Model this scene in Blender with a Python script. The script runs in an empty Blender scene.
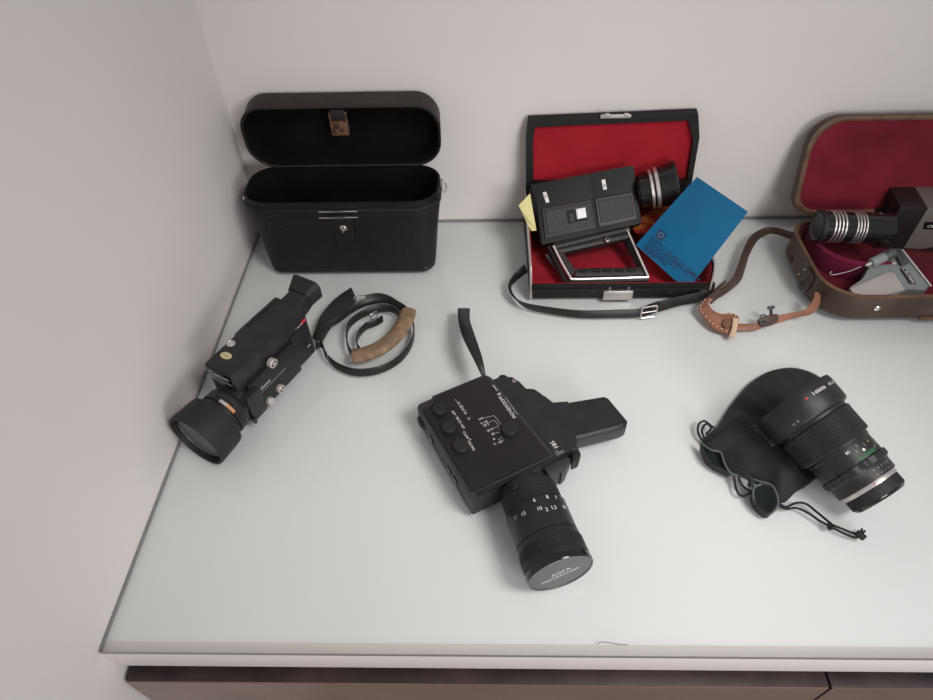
import bpy, bmesh, math, random
from mathutils import Vector, Matrix, noise
random.seed(4)
S = bpy.context.scene
COL = S.collection
PI = math.pi
# ------------------------------------------------------------------ camera
PITCH, YAW, ROLL, FPX = 0.828427931, 0.0389936333, -0.0334593014, 637.280596
CAM = Vector((0.361205176, -0.857702732, 0.62))
_M = Matrix.Rotation(YAW, 3, 'Z') @ Matrix.Rotation(-PITCH, 3, 'X')
_rt, _fw, _up = _M @ Vector((1, 0, 0)), _M @ Vector((0, 1, 0)), _M @ Vector((0, 0, 1))
RT = math.cos(ROLL) * _rt + math.sin(ROLL) * _up
UP = -math.sin(ROLL) * _rt + math.cos(ROLL) * _up
FW = _fw
cd = bpy.data.cameras.new('camera'); cam = bpy.data.objects.new('camera', cd); COL.objects.link(cam)
R3 = Matrix((RT, UP, -FW)).transposed()
cam.matrix_world = Matrix.Translation(CAM) @ R3.to_4x4()
cd.sensor_fit = 'HORIZONTAL'; cd.sensor_width = 36.0; cd.lens = FPX / 933 * 36.0
cd.clip_start = 0.01; cd.clip_end = 50
S.camera = cam

def ray(px, py):
    return RT * ((px - 466.5) / FPX) - UP * ((py - 350) / FPX) + FW
def at(px, py, z=0.0, y=None, x=None):
    d = ray(px, py)
    if x is not None: t = (x - CAM.x) / d.x
    elif y is not None: t = (y - CAM.y) / d.y
    else: t = (z - CAM.z) / d.z
    return CAM + d * t
def on(F, px, py, ax, val):
    """where the sight line of a photo point meets the plane local[ax] = val of frame F; local coordinates"""
    Fi = F.inverted(); o = Fi @ CAM; d = (Fi.to_3x3() @ ray(px, py))
    t = (val - o[ax]) / d[ax]
    return o + d * t
def frame(o, X, Y=None, Z=None):
    X = Vector(X).normalized()
    if Y is not None:
        Z = X.cross(Vector(Y)).normalized(); Y = Z.cross(X)
    else:
        Y = Vector(Z).cross(X).normalized(); Z = X.cross(Y)
    M = Matrix((X, Y, Z)).transposed().to_4x4(); M.translation = Vector(o); return M
def axis_frame(a, b, up=(0, 0, 1)):
    """local z runs a -> b, local x is as far up as it can be"""
    Z = (Vector(b) - Vector(a)).normalized(); X = (Vector(up) - Z * Vector(up).dot(Z)).normalized(); Y = Z.cross(X)
    M = Matrix((X, Y, Z)).transposed().to_4x4(); M.translation = Vector(a); return M

# ------------------------------------------------------------------ materials
MATS = {}
def mat(name, col, rough=0.5, metal=0.0, bump=0.0, bscale=400, var=0.0, vscale=30, coat=0.0, spec=0.33, kind='noise', col2=None, thr=None, sheen=0):
    if name in MATS: return MATS[name]
    m = bpy.data.materials.new(name); m.use_nodes = True; MATS[name] = m
    nt = m.node_tree; b = nt.nodes['Principled BSDF']
    b.inputs['Base Color'].default_value = (*col, 1); b.inputs['Roughness'].default_value = rough
    b.inputs['Metallic'].default_value = metal; b.inputs['Coat Weight'].default_value = coat
    b.inputs['Specular IOR Level'].default_value = spec
    if sheen: b.inputs['Sheen Weight'].default_value = sheen
    tc = nt.nodes.new('ShaderNodeTexCoord')
    if var or col2:
        n = nt.nodes.new('ShaderNodeTexNoise'); n.inputs['Scale'].default_value = vscale; n.inputs['Detail'].default_value = 5
        nt.links.new(tc.outputs['Object'], n.inputs['Vector'])
        r = nt.nodes.new('ShaderNodeValToRGB')
        c2 = col2 if col2 else tuple(min(1, c * (1 + var)) for c in col)
        c1 = col if col2 else tuple(c * (1 - var) for c in col)
        lo, hi = thr if thr else (0.35, 0.65)
        r.color_ramp.elements[0].position = lo; r.color_ramp.elements[1].position = hi
        r.color_ramp.elements[0].color = (*c1, 1); r.color_ramp.elements[1].color = (*c2, 1)
        nt.links.new(n.outputs['Fac'], r.inputs['Fac']); nt.links.new(r.outputs['Color'], b.inputs['Base Color'])
    if bump:
        if kind == 'voronoi':
            n = nt.nodes.new('ShaderNodeTexVoronoi'); n.inputs['Scale'].default_value = bscale; out = n.outputs['Distance']
        elif kind == 'wave':
            n = nt.nodes.new('ShaderNodeTexWave'); n.inputs['Scale'].default_value = bscale; out = n.outputs['Fac']
        else:
            n = nt.nodes.new('ShaderNodeTexNoise'); n.inputs['Scale'].default_value = bscale; n.inputs['Detail'].default_value = 4; out = n.outputs['Fac']
        nt.links.new(tc.outputs['Object'], n.inputs['Vector'])
        bp = nt.nodes.new('ShaderNodeBump'); bp.inputs['Strength'].default_value = bump; bp.inputs['Distance'].default_value = 0.001
        nt.links.new(out, bp.inputs['Height']); nt.links.new(bp.outputs['Normal'], b.inputs['Normal'])
    return m
wall_m = mat('wall paint', (0.685, 0.64, 0.625), 0.75, bump=0.12, bscale=60, var=0.02, vscale=4)
counter_m = mat('white counter laminate', (0.755, 0.75, 0.75), 0.4, var=0.015, vscale=6)
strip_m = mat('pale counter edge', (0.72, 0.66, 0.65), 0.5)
wood_m = mat('dark wood laminate', (0.034, 0.021, 0.021), 0.4, var=0.35, vscale=25)
front_m = mat('brown glossy door', (0.17, 0.11, 0.09), 0.25, var=0.1, vscale=8)
floor_m = mat('floor', (0.3, 0.26, 0.22), 0.6, var=0.1)
blk = mat('black plastic', (0.013, 0.013, 0.015), 0.42, bump=0.25, bscale=1500)
blk2 = mat('black metal paint', (0.018, 0.018, 0.019), 0.36, bump=0.2, bscale=2500, var=0.15, vscale=60)
blkgl = mat('gloss black', (0.01, 0.01, 0.011), 0.16, coat=0.3)
rub = mat('black rubber', (0.015, 0.015, 0.016), 0.6, bump=0.2, bscale=900)
greyp = mat('charcoal grey panel', (0.034, 0.031, 0.031), 0.45, bump=0.4, bscale=900, kind='voronoi')
brownish = mat('warm black panel', (0.014, 0.012, 0.0122), 0.38)
leath = mat('black leatherette', (0.0042, 0.0042, 0.0042), 0.5, bump=0.5, bscale=700, kind='voronoi', col2=(0.13, 0.125, 0.12), vscale=130, thr=(0.72, 0.75))
leathtop = mat('worn brown black leatherette', (0.025, 0.018, 0.016), 0.5, bump=0.5, bscale=700, kind='voronoi', var=0.2)
felt = mat('black felt lining', (0.006, 0.0045, 0.0048), 0.95, bump=0.5, bscale=500, var=0.3, vscale=14, spec=0.1)
redv = mat('red velvet', (0.30, 0.008, 0.017), 0.9, var=0.12, vscale=12, spec=0.15, sheen=0.15)
marv = mat('maroon velvet', (0.145, 0.010, 0.022), 0.92, var=0.22, vscale=14, spec=0.12, sheen=0.15)
magv = mat('magenta velvet', (0.14, 0.006, 0.035), 0.85, var=0.12, vscale=30, spec=0.15, sheen=0.15)
brl = mat('brown leather', (0.062, 0.036, 0.027), 0.38, bump=0.35, bscale=500, var=0.35, vscale=18)
brl2 = mat('dark brown leather', (0.062, 0.037, 0.031), 0.42, bump=0.3, bscale=500, var=0.2, vscale=30)
edge_l = mat('light brown leather edge', (0.12, 0.065, 0.038), 0.5, var=0.25, vscale=60)
tanl = mat('tan leather', (0.27, 0.115, 0.07), 0.5, bump=0.25, bscale=400, var=0.25, vscale=40)
padm = mat('worn tan suede', (0.20, 0.13, 0.08), 0.8, bump=0.5, bscale=300, var=0.3, vscale=90)
straps = mat('black leather strap', (0.016, 0.015, 0.016), 0.34, bump=0.2, bscale=600)
chrome = mat('chrome', (0.75, 0.72, 0.7), 0.18, metal=1)
silver = mat('brushed silver', (0.66, 0.62, 0.6), 0.35, metal=0.85)
alum = mat('pale aluminium', (0.46, 0.42, 0.41), 0.45, metal=0.3)
polish = mat('polished trim', (0.86, 0.80, 0.78), 0.3, metal=0.5)
white = mat('white print', (0.75, 0.73, 0.72), 0.6)
dimw = mat('faded white print', (0.34, 0.335, 0.335), 0.6)
greenp = mat('green print', (0.03, 0.16, 0.06), 0.6)
yell = mat('yellow print', (0.55, 0.48, 0.12), 0.6)
redp = mat('red print', (0.45, 0.03, 0.05), 0.5)
orangep = mat('orange scale', (0.5, 0.22, 0.1), 0.5)
gold = mat('gold foil sticker', (0.62, 0.54, 0.30), 0.4, metal=0.3)
goldd = mat('dark gold print', (0.28, 0.23, 0.1), 0.5)
blue = mat('blue paper', (0.003, 0.098, 0.215), 0.5, spec=.15, var=0.12, vscale=9)
ink = mat('dark blue ink', (0.006, 0.02, 0.06), 0.6)
paperw = mat('white paper edge', (0.8, 0.8, 0.8), 0.7)
yelpap = mat('pale yellow paper', (0.62, 0.57, 0.27), 0.7, var=0.05)
orcard = mat('orange and red printed card', (0.42, 0.13, 0.03), 0.4, col2=(0.33, 0.02, 0.02), vscale=60, thr=(0.45, 0.55))
grime = mat('grey green enamel', (0.23, 0.255, 0.25), 0.42, bump=0.1, bscale=900)
greyw = mat('pale grey plate', (0.45, 0.42, 0.41), 0.5)
greyd = mat('dark grey metal', (0.07, 0.075, 0.075), 0.4)
camgrey = mat('warm grey enamel', (0.16, 0.14, 0.13), 0.45, bump=0.1, bscale=900)
blkbr = mat('brown black enamel', (0.018, 0.015, 0.0145), 0.4)
cloth = mat('black pouch cloth', (0.014, 0.014, 0.0145), 0.75, bump=0.35, bscale=350, spec=0.3, sheen=0.1)
cloth_in = mat('black velour', (0.006, 0.010, 0.010), 0.95)
piping = mat('grey green ribbon', (0.085, 0.10, 0.10), 0.7)
cordm = mat('black cord', (0.01, 0.011, 0.013), 0.6, bump=0.5, bscale=900)
lensgl = mat('lens glass', (0.01, 0.01, 0.014), 0.05, coat=1)
capm = mat('grey lens cap', (0.075, 0.08, 0.08), 0.38)
leathtag = mat('brown worn label', (0.16, 0.075, 0.04), 0.5, col2=(0.03, 0.018, 0.014), vscale=160, thr=(0.45, 0.6))
stitch = mat('white stitching', (0.72, 0.6, 0.5), 0.7)
def glass_mat():
    m = bpy.data.materials.new('clear sheet glass'); m.use_nodes = True; nt = m.node_tree
    for n in list(nt.nodes): nt.nodes.remove(n)
    o = nt.nodes.new('ShaderNodeOutputMaterial'); mx = nt.nodes.new('ShaderNodeMixShader')
    t = nt.nodes.new('ShaderNodeBsdfTransparent'); t.inputs[0].default_value = (0.975, 0.985, 0.98, 1)
    g = nt.nodes.new('ShaderNodeBsdfGlossy'); g.inputs['Roughness'].default_value = 0.03
    f = nt.nodes.new('ShaderNodeFresnel'); f.inputs['IOR'].default_value = 1.5
    ge = nt.nodes.new('ShaderNodeNewGeometry'); mu = nt.nodes.new('ShaderNodeMath'); mu.operation = 'SUBTRACT'; mu.use_clamp = True
    nt.links.new(f.outputs[0], mu.inputs[0]); nt.links.new(ge.outputs['Backfacing'], mu.inputs[1])
    nt.links.new(mu.outputs[0], mx.inputs[0]); nt.links.new(t.outputs[0], mx.inputs[1]); nt.links.new(g.outputs[0], mx.inputs[2])
    nt.links.new(mx.outputs[0], o.inputs[0]); return m
glassm = glass_mat()
glass_edge = mat('ground glass edge', (0.20, 0.215, 0.205), 0.3)

# ------------------------------------------------------------------ mesh builder
class MB:
    def __init__(s, F=None):
        s.bm = bmesh.new(); s.F = F or Matrix.Identity(4); s.mats = []
    def mi(s, m):
        if m not in s.mats: s.mats.append(m)
        return s.mats.index(m)
    def face(s, vs, mi):
        try:
            f = s.bm.faces.new(vs); f.material_index = mi; return f
        except ValueError: return None
    def add(s, verts, faces, m, F=None):
        F = s.F @ F if F is not None else s.F; i = s.mi(m)
        vv = [s.bm.verts.new(F @ Vector(p)) for p in verts]
        for f in faces: s.face([vv[k] for k in f], i)
        return s
    def addbm(s, b, m, F=None):
        F = s.F @ F if F is not None else s.F; i = s.mi(m)
        mp = {v: s.bm.verts.new(F @ v.co) for v in b.verts}
        for f in b.faces: s.face([mp[v] for v in f.verts], i)
        b.free(); return s
    def box(s, x0, x1, y0, y1, z0, z1, m, r=0.0, seg=2, F=None):
        b = bmesh.new(); bmesh.ops.create_cube(b, size=1)
        for v in b.verts: v.co = Vector(((x0 + x1) / 2 + v.co.x * (x1 - x0), (y0 + y1) / 2 + v.co.y * (y1 - y0), (z0 + z1) / 2 + v.co.z * (z1 - z0)))
        if r: bmesh.ops.bevel(b, geom=b.edges[:] , offset=r, segments=seg, affect='EDGES', profile=0.6)
        return s.addbm(b, m, F)
    def prism(s, pts, z0, z1, m, r=0.0, seg=2, F=None, all_edges=False):
        b = bmesh.new()
        lo = [b.verts.new((p[0], p[1], z0)) for p in pts]; hi = [b.verts.new((p[0], p[1], z1)) for p in pts]
        n = len(pts); top = b.faces.new(hi); bot = b.faces.new(lo[::-1])
        for i in range(n): b.faces.new((lo[i], lo[(i + 1) % n], hi[(i + 1) % n], hi[i]))
        bmesh.ops.recalc_face_normals(b, faces=b.faces[:])
        if r:
            es = b.edges[:] if all_edges else list(top.edges) + list(bot.edges)
            bmesh.ops.bevel(b, geom=es, offset=r, segments=seg, affect='EDGES', profile=0.6)
        return s.addbm(b, m, F)
    def lathe(s, prof, m, seg=48, F=None, mats=None, cap0=True, cap1=True, ripple=None):
        """prof: (radius, height) along local z; mats: material per band"""
        F = s.F @ F if F is not None else s.F; rings = []
        for k, (r, h) in enumerate(prof):
            ring = []
            for j in range(seg):
                a = 2 * PI * j / seg; rr = r
                if ripple and k in ripple[0]: rr = r + ripple[1](j)
                ring.append(s.bm.verts.new(F @ Vector((rr * math.cos(a), rr * math.sin(a), h))))
            rings.append(ring)
        for k in range(len(prof) - 1):
            i = s.mi(mats[k] if mats and mats[k] else m)
            for j in range(seg): s.face((rings[k][j], rings[k][(j + 1) % seg], rings[k + 1][(j + 1) % seg], rings[k + 1][j]), i)
        if cap0: s.face(rings[0][::-1], s.mi(mats[0] if mats and mats[0] else m))
        if cap1: s.face(rings[-1], s.mi(mats[-1] if mats and mats[-1] else m))
        return s
    def cyl(s, r, z0, z1, m, F=None, seg=28, ch=None):
        ch = min(r, abs(z1 - z0)) * 0.18 if ch is None else ch; d = 1 if z1 > z0 else -1
        return s.lathe([(r, z0), (r, z1 - d * ch), (r - ch, z1)], m, seg, F)
    def loft(s, loops, m, closed=True, cap0=False, cap1=False, mats=None):
        L = [[s.bm.verts.new(s.F @ Vector(p)) for p in lp] for lp in loops]; n = len(loops[0])
        for k in range(len(L) - 1):
            i = s.mi(mats[k] if mats else m)
            for j in range(n if closed else n - 1): s.face((L[k][j], L[k][(j + 1) % n], L[k + 1][(j + 1) % n], L[k + 1][j]), i)
        if cap0: s.face(L[0][::-1], s.mi(mats[0] if mats else m))
        if cap1: s.face(L[-1], s.mi(mats[-1] if mats else m))
        return s
    def tube(s, pts, r, m, seg=8, closed=False):
        pts = [Vector(p) for p in pts]; n = len(pts); rings = []
        up = Vector((0, 0, 1)); prev = None; i = s.mi(m)
        for k in range(n):
            a = pts[(k - 1) % n] if (closed or k) else pts[0]; b = pts[(k + 1) % n] if (closed or k < n - 1) else pts[-1]
            t = (b - a).normalized() if (b - a).length > 1e-9 else Vector((1, 0, 0))
            X = prev if prev is not None else (up if abs(t.z) < 0.9 else Vector((1, 0, 0)))
            X = (X - t * X.dot(t)).normalized(); prev = X; Y = t.cross(X); rr = r[k] if isinstance(r, (list, tuple)) else r
            rings.append([s.bm.verts.new(s.F @ (pts[k] + rr * (X * math.cos(2 * PI * j / seg) + Y * math.sin(2 * PI * j / seg)))) for j in range(seg)])
        for k in range(n if closed else n - 1):
            A, B = rings[k], rings[(k + 1) % n]
            for j in range(seg): s.face((A[j], A[(j + 1) % seg], B[(j + 1) % seg], B[j]), i)
        if not closed: s.face(rings[0][::-1], i); s.face(rings[-1], i)
        return s
    def strip(s, A, B, th, m, n=None, m_edge=None):
        """band between two edge curves, given real thickness"""
        A = spline(A, n); B = spline(B, n); N = len(A); rows = []
        for k in range(N):
            t = A[min(k + 1, N - 1)] - A[max(k - 1, 0)]; w = B[k] - A[k]; nn = t.cross(w)
            nn = nn.normalized() if nn.length > 1e-12 else Vector((0, 0, 1))
            h = nn * th / 2; c = (A[k] + B[k]) / 2
            rows.append([A[k] + h * .5, A[k] * .85 + B[k] * .15 + h, A[k] * .15 + B[k] * .85 + h, B[k] + h * .5, B[k] - h * .5, A[k] * .15 + B[k] * .85 - h, A[k] * .85 + B[k] * .15 - h, A[k] - h * .5])
        return s.loft(rows, m, True, True, True)
    def text(s, st, size, f, m, align='CENTER', rot=0.0, bold=0.0):
        cu = bpy.data.curves.new('t', 'FONT'); cu.body = st; cu.size = size; cu.align_x = align; cu.align_y = 'CENTER'; cu.resolution_u = 2; cu.offset = bold
        ob = bpy.data.objects.new('t', cu); COL.objects.link(ob); bpy.context.view_layer.update()
        me = bpy.data.meshes.new_from_object(ob); i = s.mi(m); c, q = math.cos(rot), math.sin(rot)
        vv = [s.bm.verts.new(s.F @ Vector(f(v.co.x * c - v.co.y * q, v.co.x * q + v.co.y * c))) for v in me.vertices]
        for p in me.polygons: s.face([vv[k] for k in p.vertices], i)
        bpy.data.objects.remove(ob); bpy.data.curves.remove(cu); bpy.data.meshes.remove(me); return s
    def build(s, name, parent=None, loc=None, smooth=35, norm=True):
        if norm: bmesh.ops.recalc_face_normals(s.bm, faces=s.bm.faces[:])
        o0 = Vector(loc) if loc is not None else (parent_world(parent) if parent else Vector((0, 0, 0)))
        for v in s.bm.verts: v.co -= o0
        me = bpy.data.meshes.new(name); s.bm.to_mesh(me); s.bm.free()
        for m in s.mats: me.materials.append(m)
        ob = bpy.data.objects.new(name, me); COL.objects.link(ob)
        if smooth:
            for p in me.polygons: p.use_smooth = True
            me.set_sharp_from_angle(angle=math.radians(smooth))
        if parent: ob.parent = parent
        else: ob.location = o0
        return ob
def parent_world(p):
    v = Vector((0, 0, 0))
    while p: v += p.location; p = p.parent
    return v
def spline(P, n=None):
    P = [Vector(p) for p in P]
    if n is None: n = 8
    if len(P) < 3: return [P[0].lerp(P[-1], k / n) for k in range(n + 1)]
    out = []
    for i in range(len(P) - 1):
        p0, p1, p2, p3 = P[max(i - 1, 0)], P[i], P[i + 1], P[min(i + 2, len(P) - 1)]
        for k in range(n):
            t = k / n; out.append(0.5 * ((2 * p1) + (p2 - p0) * t + (2 * p0 - 5 * p1 + 4 * p2 - p3) * t * t + (-p0 + 3 * p1 - 3 * p2 + p3) * t ** 3))
    return out + [P[-1]]
def cspline(P, n=6):
    P = [Vector(p) for p in P]; N = len(P); out = []
    for i in range(N):
        p0, p1, p2, p3 = P[i - 1], P[i], P[(i + 1) % N], P[(i + 2) % N]
        for k in range(n):
            t = k / n; out.append(0.5 * ((2 * p1) + (p2 - p0) * t + (2 * p0 - 5 * p1 + 4 * p2 - p3) * t * t + (-p0 + 3 * p1 - 3 * p2 + p3) * t ** 3))
    return out
def rr(x0, x1, y0, y1, rs, n=7):
    """rounded rectangle, radii for corners (x0,y0) (x1,y0) (x1,y1) (x0,y1)"""
    if not isinstance(rs, (list, tuple)): rs = [rs] * 4
    out = []
    for (cx, cy, a0), r in zip(((x0, y0, PI), (x1, y0, 1.5 * PI), (x1, y1, 0), (x0, y1, .5 * PI)), rs):
        sx = 1 if cx == x0 else -1; sy = 1 if cy == y0 else -1
        for k in range(n + 1):
            a = a0 + .5 * PI * k / n; out.append((cx + sx * r + r * math.cos(a), cy + sy * r + r * math.sin(a)))
    return out
def thing(name, label, cat, loc, group=None):
    o = bpy.data.objects.new(name, None); COL.objects.link(o); o.location = Vector(loc); o.empty_display_size = 0.02
    return tag(o, label, cat, group)
def tag(o, label, cat, group=None):
    o['label'] = label; o['category'] = cat
    if group: o['group'] = group
    return o
def struct(o): o['kind'] = 'structure'; return o
def flat(F, z): return lambda u, v: (u, v, z)

# ------------------------------------------------------------------ setting
XR = 1.75
struct(MB().box(-0.12, 0.0, -1.9, 0.12, -0.9, 1.5, wall_m).build('wall_left'))
struct(MB().box(0.0, XR, 0.0, 0.12, -0.9, 1.5, wall_m).build('wall_back'))
struct(MB().box(-0.12, XR + .6, -2.2, 0.12, -0.92, -0.9, floor_m).build('floor'))
# white worktop and the sheet of glass lying on it
wt = MB().box(0.0005, XR - .05, -0.667, -0.0005, -0.045, -0.0056, counter_m, r=0.0006)
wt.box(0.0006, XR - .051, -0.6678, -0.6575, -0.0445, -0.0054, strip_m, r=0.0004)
tag(wt.build('worktop', loc=(0.8, -0.33, -0.045)), 'long white worktop under the sheet of glass, against the walls', 'worktop')
g = MB()
x0, x1, y0, y1 = 0.0018, XR - .06, -0.669, -0.0015
g.add([(x0, y0, -.005), (x1, y0, -.005), (x1, y1, -.005), (x0, y1, -.005), (x0, y0, 0), (x1, y0, 0), (x1, y1, 0), (x0, y1, 0)], [(0, 3, 2, 1), (4, 5, 6, 7)], glassm)
g.add([(x0, y0, -.005), (x1, y0, -.005), (x1, y1, -.005), (x0, y1, -.005), (x0, y0, 0), (x1, y0, 0), (x1, y1, 0), (x0, y1, 0)], [(0, 1, 5, 4), (1, 2, 6, 5), (2, 3, 7, 6), (3, 0, 4, 7)], glass_edge)
tag(g.build('glass_sheet', loc=(0.8, -0.33, -0.008), smooth=0), 'clear sheet of glass covering the white worktop, everything stands on it', 'glass sheet')
sc = MB().tube(spline([at(a, b, 0.0006) for a, b in ((597, 644.5), (600, 642.5), (605, 642), (612, 643), (620, 644.5), (628, 644.8))], 4), 0.0003, greyd, 5)
tag(sc.build('hair', loc=at(612, 643, 0.0)), 'thin dark hair lying on the glass near the front edge', 'hair')
# doors of the cabinet below
cab = thing('base_cabinet', 'dark wood base cabinet with glossy brown doors below the worktop', 'cabinet', (0.8, -0.4, -0.9))
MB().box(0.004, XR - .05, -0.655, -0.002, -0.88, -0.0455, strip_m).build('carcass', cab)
for a, b in ((0.004, 0.6935), (0.6955, 1.385)):
    d = MB()
    d.box(a, b, -0.677, -0.6575, -0.80, -0.0602, wood_m, r=0.0008)
    dd = d.build('door', cab)
    MB().box(a + .0008, b - .0008, -0.6782, -0.6771, -0.799, -0.0615, front_m).build('door_panel', dd)

# ------------------------------------------------------------------ 1. open black camera case
def outl(o, f): return [f(*p) for p in o]
cx0, cx1 = 0.0265, 0.3035
bc = thing('camera_case', 'empty black leather camera case with its lid open, in the left corner', 'case', (0.165, -0.083, 0))
HB = 0.122
def rrz(x0, x1, y0, y1, r, z): return [(a, b, z) for a, b in rr(x0, x1, y0, y1, r)]
b = MB()
yf, yb = -0.131, -0.036
loops = [rrz(.046, .287, yf + .003, yb - .006, .018, 0.0006), rrz(.0435, .2895, yf - .0015, yb - .003, .020, 0.003), rrz(.042, .2905, yf - .002, yb, .022, 0.008),
         rrz(.036, .2945, yf + .0005, yb, .030, .05), rrz(cx0 + .002, cx1 - .002, yf, yb, .036, HB - .02), rrz(cx0 + .002, cx1 - .002, yf, yb, .036, HB - .0195),
         rrz(cx0 + .0005, cx1 - .0005, yf - .0015, yb, .037, HB - .018), rrz(cx0, cx1, yf - .0015, yb, .037, HB - .012), rrz(cx0 + .0025, cx1 - .0025, yf + .001, yb, .036, HB - .010), rrz(cx0 + .002, cx1 - .002, yf + .001, yb, .036, HB),
         rrz(cx0 + .005, cx1 - .005, yf + .004, yb - .003, .033, HB)]
b.loft(loops, leath, cap0=True)
scf = mat('scuffed leatherette', (.16, .155, .15), .7)
for px, py, r_ in ((336, 269, .0011), (341, 272, .0016), (339, 267, .0007), (401, 272.5, .0008), (411, 271.5, .0010), (426, 268, .0022), (421, 270, .0012), (424, 248, .0007), (407, 252.5, .0008), (269, 225, .0012), (281, 228, .0010), (342, 250, .0008), (430, 266, .0009), (395, 240, .0006), (376, 219, .0008)):
    q = at(px, py, y=yf - .0030); c_ = [(q.x + r_ * random.uniform(.6, 1.5) * math.cos(t), yf - .0028 + .0025 * max(0, min(1, (q.z - .008) / .042)), q.z + r_ * random.uniform(.3, .8) * math.sin(t)) for t in [2 * PI * k / 8 for k in range(8)]]
    b.add(c_, [tuple(range(8))], scf)
b.build('case_body', bc)
b = MB(); b.loft([rrz(cx0 + .005, cx1 - .005, yf + .004, yb - .003, .033, HB - .0005), rrz(cx0 + .008, cx1 - .008, yf + .006, yb - .005, .030, HB - .02), rrz(.044, .283, yf + .008, yb - .006, .022, 0.008)], felt, cap1=True)
b.build('body_lining', bc)
# lid: stands upright behind the body, opening towards the viewer
def lidloop(dx, dz, y, r=.032): return [(a, y, c) for a, c in rr(cx0 + dx, cx1 - dx, HB + .002 + dz * .4, HB + .0915 - dz, [.036, .036, r, r])]
b = MB(); b.loft([lidloop(.0035, .0035, -.039), lidloop(0, 0, -.040), lidloop(0, 0, -.036), lidloop(.0012, .0012, -.034), lidloop(.0015, -.004, -.010), lidloop(.003, -.004, -.006), lidloop(.008, .002, -.0025)], leathtop, cap1=True, mats=[leath, leath, leathtop, leathtop, leathtop, leathtop])
lid = b.build('lid', bc)
b = MB(); b.loft([lidloop(.0035, .0035, -.0388, .035), lidloop(.006, .006, -.030, .034), lidloop(.010, .009, -.009, .03)], felt, cap1=True)
b.build('lid_lining', bc)
b = MB(); b.tube([(a, -.0405, c) for a, _, c in lidloop(.0008, .0008, 0)], .0009, leathtop, 6, True); b.build('lid_edge_seam', bc)
# leather tab hanging in the lid
Ft = frame(at(337, 112, y=-.036), (1, 0, 0), Z=(0, -1, 0))
b = MB(Ft); b.prism(rr(-.0125, .0125, -.034, .0, [.003, .003, .001, .001]), -.001, .001, leathtag, r=.0004); b.box(-.0095, .0095, -.012, .004, .0008, .0022, blkbr, .0005)
b.box(-.0118, -.0108, -.033, -.002, .0008, .0014, edge_l); b.box(.0108, .0118, -.033, -.002, .0008, .0014, edge_l); b.cyl(.0018, .0005, .002, blkbr)
b.build('label_tab', bc)
# clasp on the front
Ff = frame((0, yf - .0015, 0), (1, 0, 0), Z=(0, -1, 0))   # local x = world x, y = world z, z = towards the viewer
p1 = on(Ff, 338, 211.5, 2, .002); p2 = on(Ff, 338.5, 217.5, 2, .002)
for p in (p1, p2):
    b = MB(Ff); b.box(p.x - .027, p.x + .027, p.y - .0011, p.y + .0011, -.001, .0028, chrome, .0005); b.build('clasp_bar', bc)
q = on(Ff, 343, 234, 2, .002)
b = MB(Ff); b.prism([(p2.x - .016, p2.y + .004), (p2.x - .010, q.y - .020), (p2.x - .004, q.y - .023), (p2.x + .012, q.y - .023), (p2.x + .016, q.y - .019), (p2.x + .019, p2.y + .004)][::-1], -.001, .002, leath, r=.0006)
b.build('clasp_tongue', bc)
q = on(Ff, 343.2, 229, 2, .004)
b = MB(Ff @ Matrix.Translation((q.x, q.y, .001))); b.lathe([(.0048, 0), (.0048, .0018), (.0036, .0028), (.0030, .0018)], chrome, 24); b.box(-.0012, .0012, -.0052, .003, .002, .0048, chrome, .0005)
b.build('turn_lock', bc)
for (px, py, x) in ((243.8, 198, cx0 + .001), ):
    q = at(px, py, x=x); b = MB(Matrix.Translation(q)); b.lathe([(.0022, -.0015), (.0022, .0005), (.001, .0014)], silver, 16, F=Matrix.Rotation(-PI / 2, 4, 'Y')); b.build('rivet', bc)
b = MB(Matrix.Translation((cx1 - .001, -.078, HB - .005)))
b.box(-.001, .004, -.004, .004, -.004, .006, silver, .001); b.tube([(.004 + .0035 * math.cos(a), 0.0, -.006 + .008 * math.sin(a)) for a in [2 * PI * k / 16 for k in range(16)]], .0011, chrome, 6, True)
b.build('strap_lug', bc)
for dx in (cx1 - .0035,):
    b = MB(Matrix.Translation((cx1 - .0016, -.030, .168))); b.lathe([(.002, -.002), (.002, .0006), (.0008, .0014)], silver, 14, F=Matrix.Rotation(PI / 2, 4, 'Y')); b.build('rivet', bc)

# ------------------------------------------------------------------ 2. upright black cine camera at the left wall
CX = Vector((.883, -.469, 0)); CO = Vector((.0615, -.395, 0))
FC = frame(CO, CX, Z=(0, 0, 1))
cc = thing('movie_camera', 'black movie camera with a wide lens hood, standing by the left wall', 'movie camera', CO + Vector((.03, .05, 0)))
b = MB(FC)
b.prism([(-.021, 0.002), (.0185, 0.002), (.021, .010), (.021, .127), (-.021, .127), (-.0235, .095), (-.0235, .055), (-.021, .05)], .006, .082, blk2, r=.0012)
b.box(-.019, .019, .012, .122, .0008, .0065, blk, .001)
b.box(-.0215, -.017, .07, .125, .074, .0835, blk2, .001)
b.build('camera_body', cc)
b = MB(FC); b.box(.0200, .0265, .012, .092, .004, .056, blk, .0012); b.box(.0195, .0235, .092, .124, .006, .060, blk, .0012); b.build('side_panel', cc)
# front name plate
b = MB(FC); b.box(-.0195, .0185, .0004, .003, .056, .080, blkgl, .0006)
FN = FC @ frame((-.0005, .0005, 0), (1, 0, 0), Z=(0, -1, 0))
b.build('name_plate', cc)
b = MB(FN); b.text('Canon', .0098, lambda u, v: (u * 1.12, .0735 + v, .0008), white); b.text('AUTO ZOOM 814', .0045, lambda u, v: (u, .0650 + v, .0008), white); b.build('lettering', cc)
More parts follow.
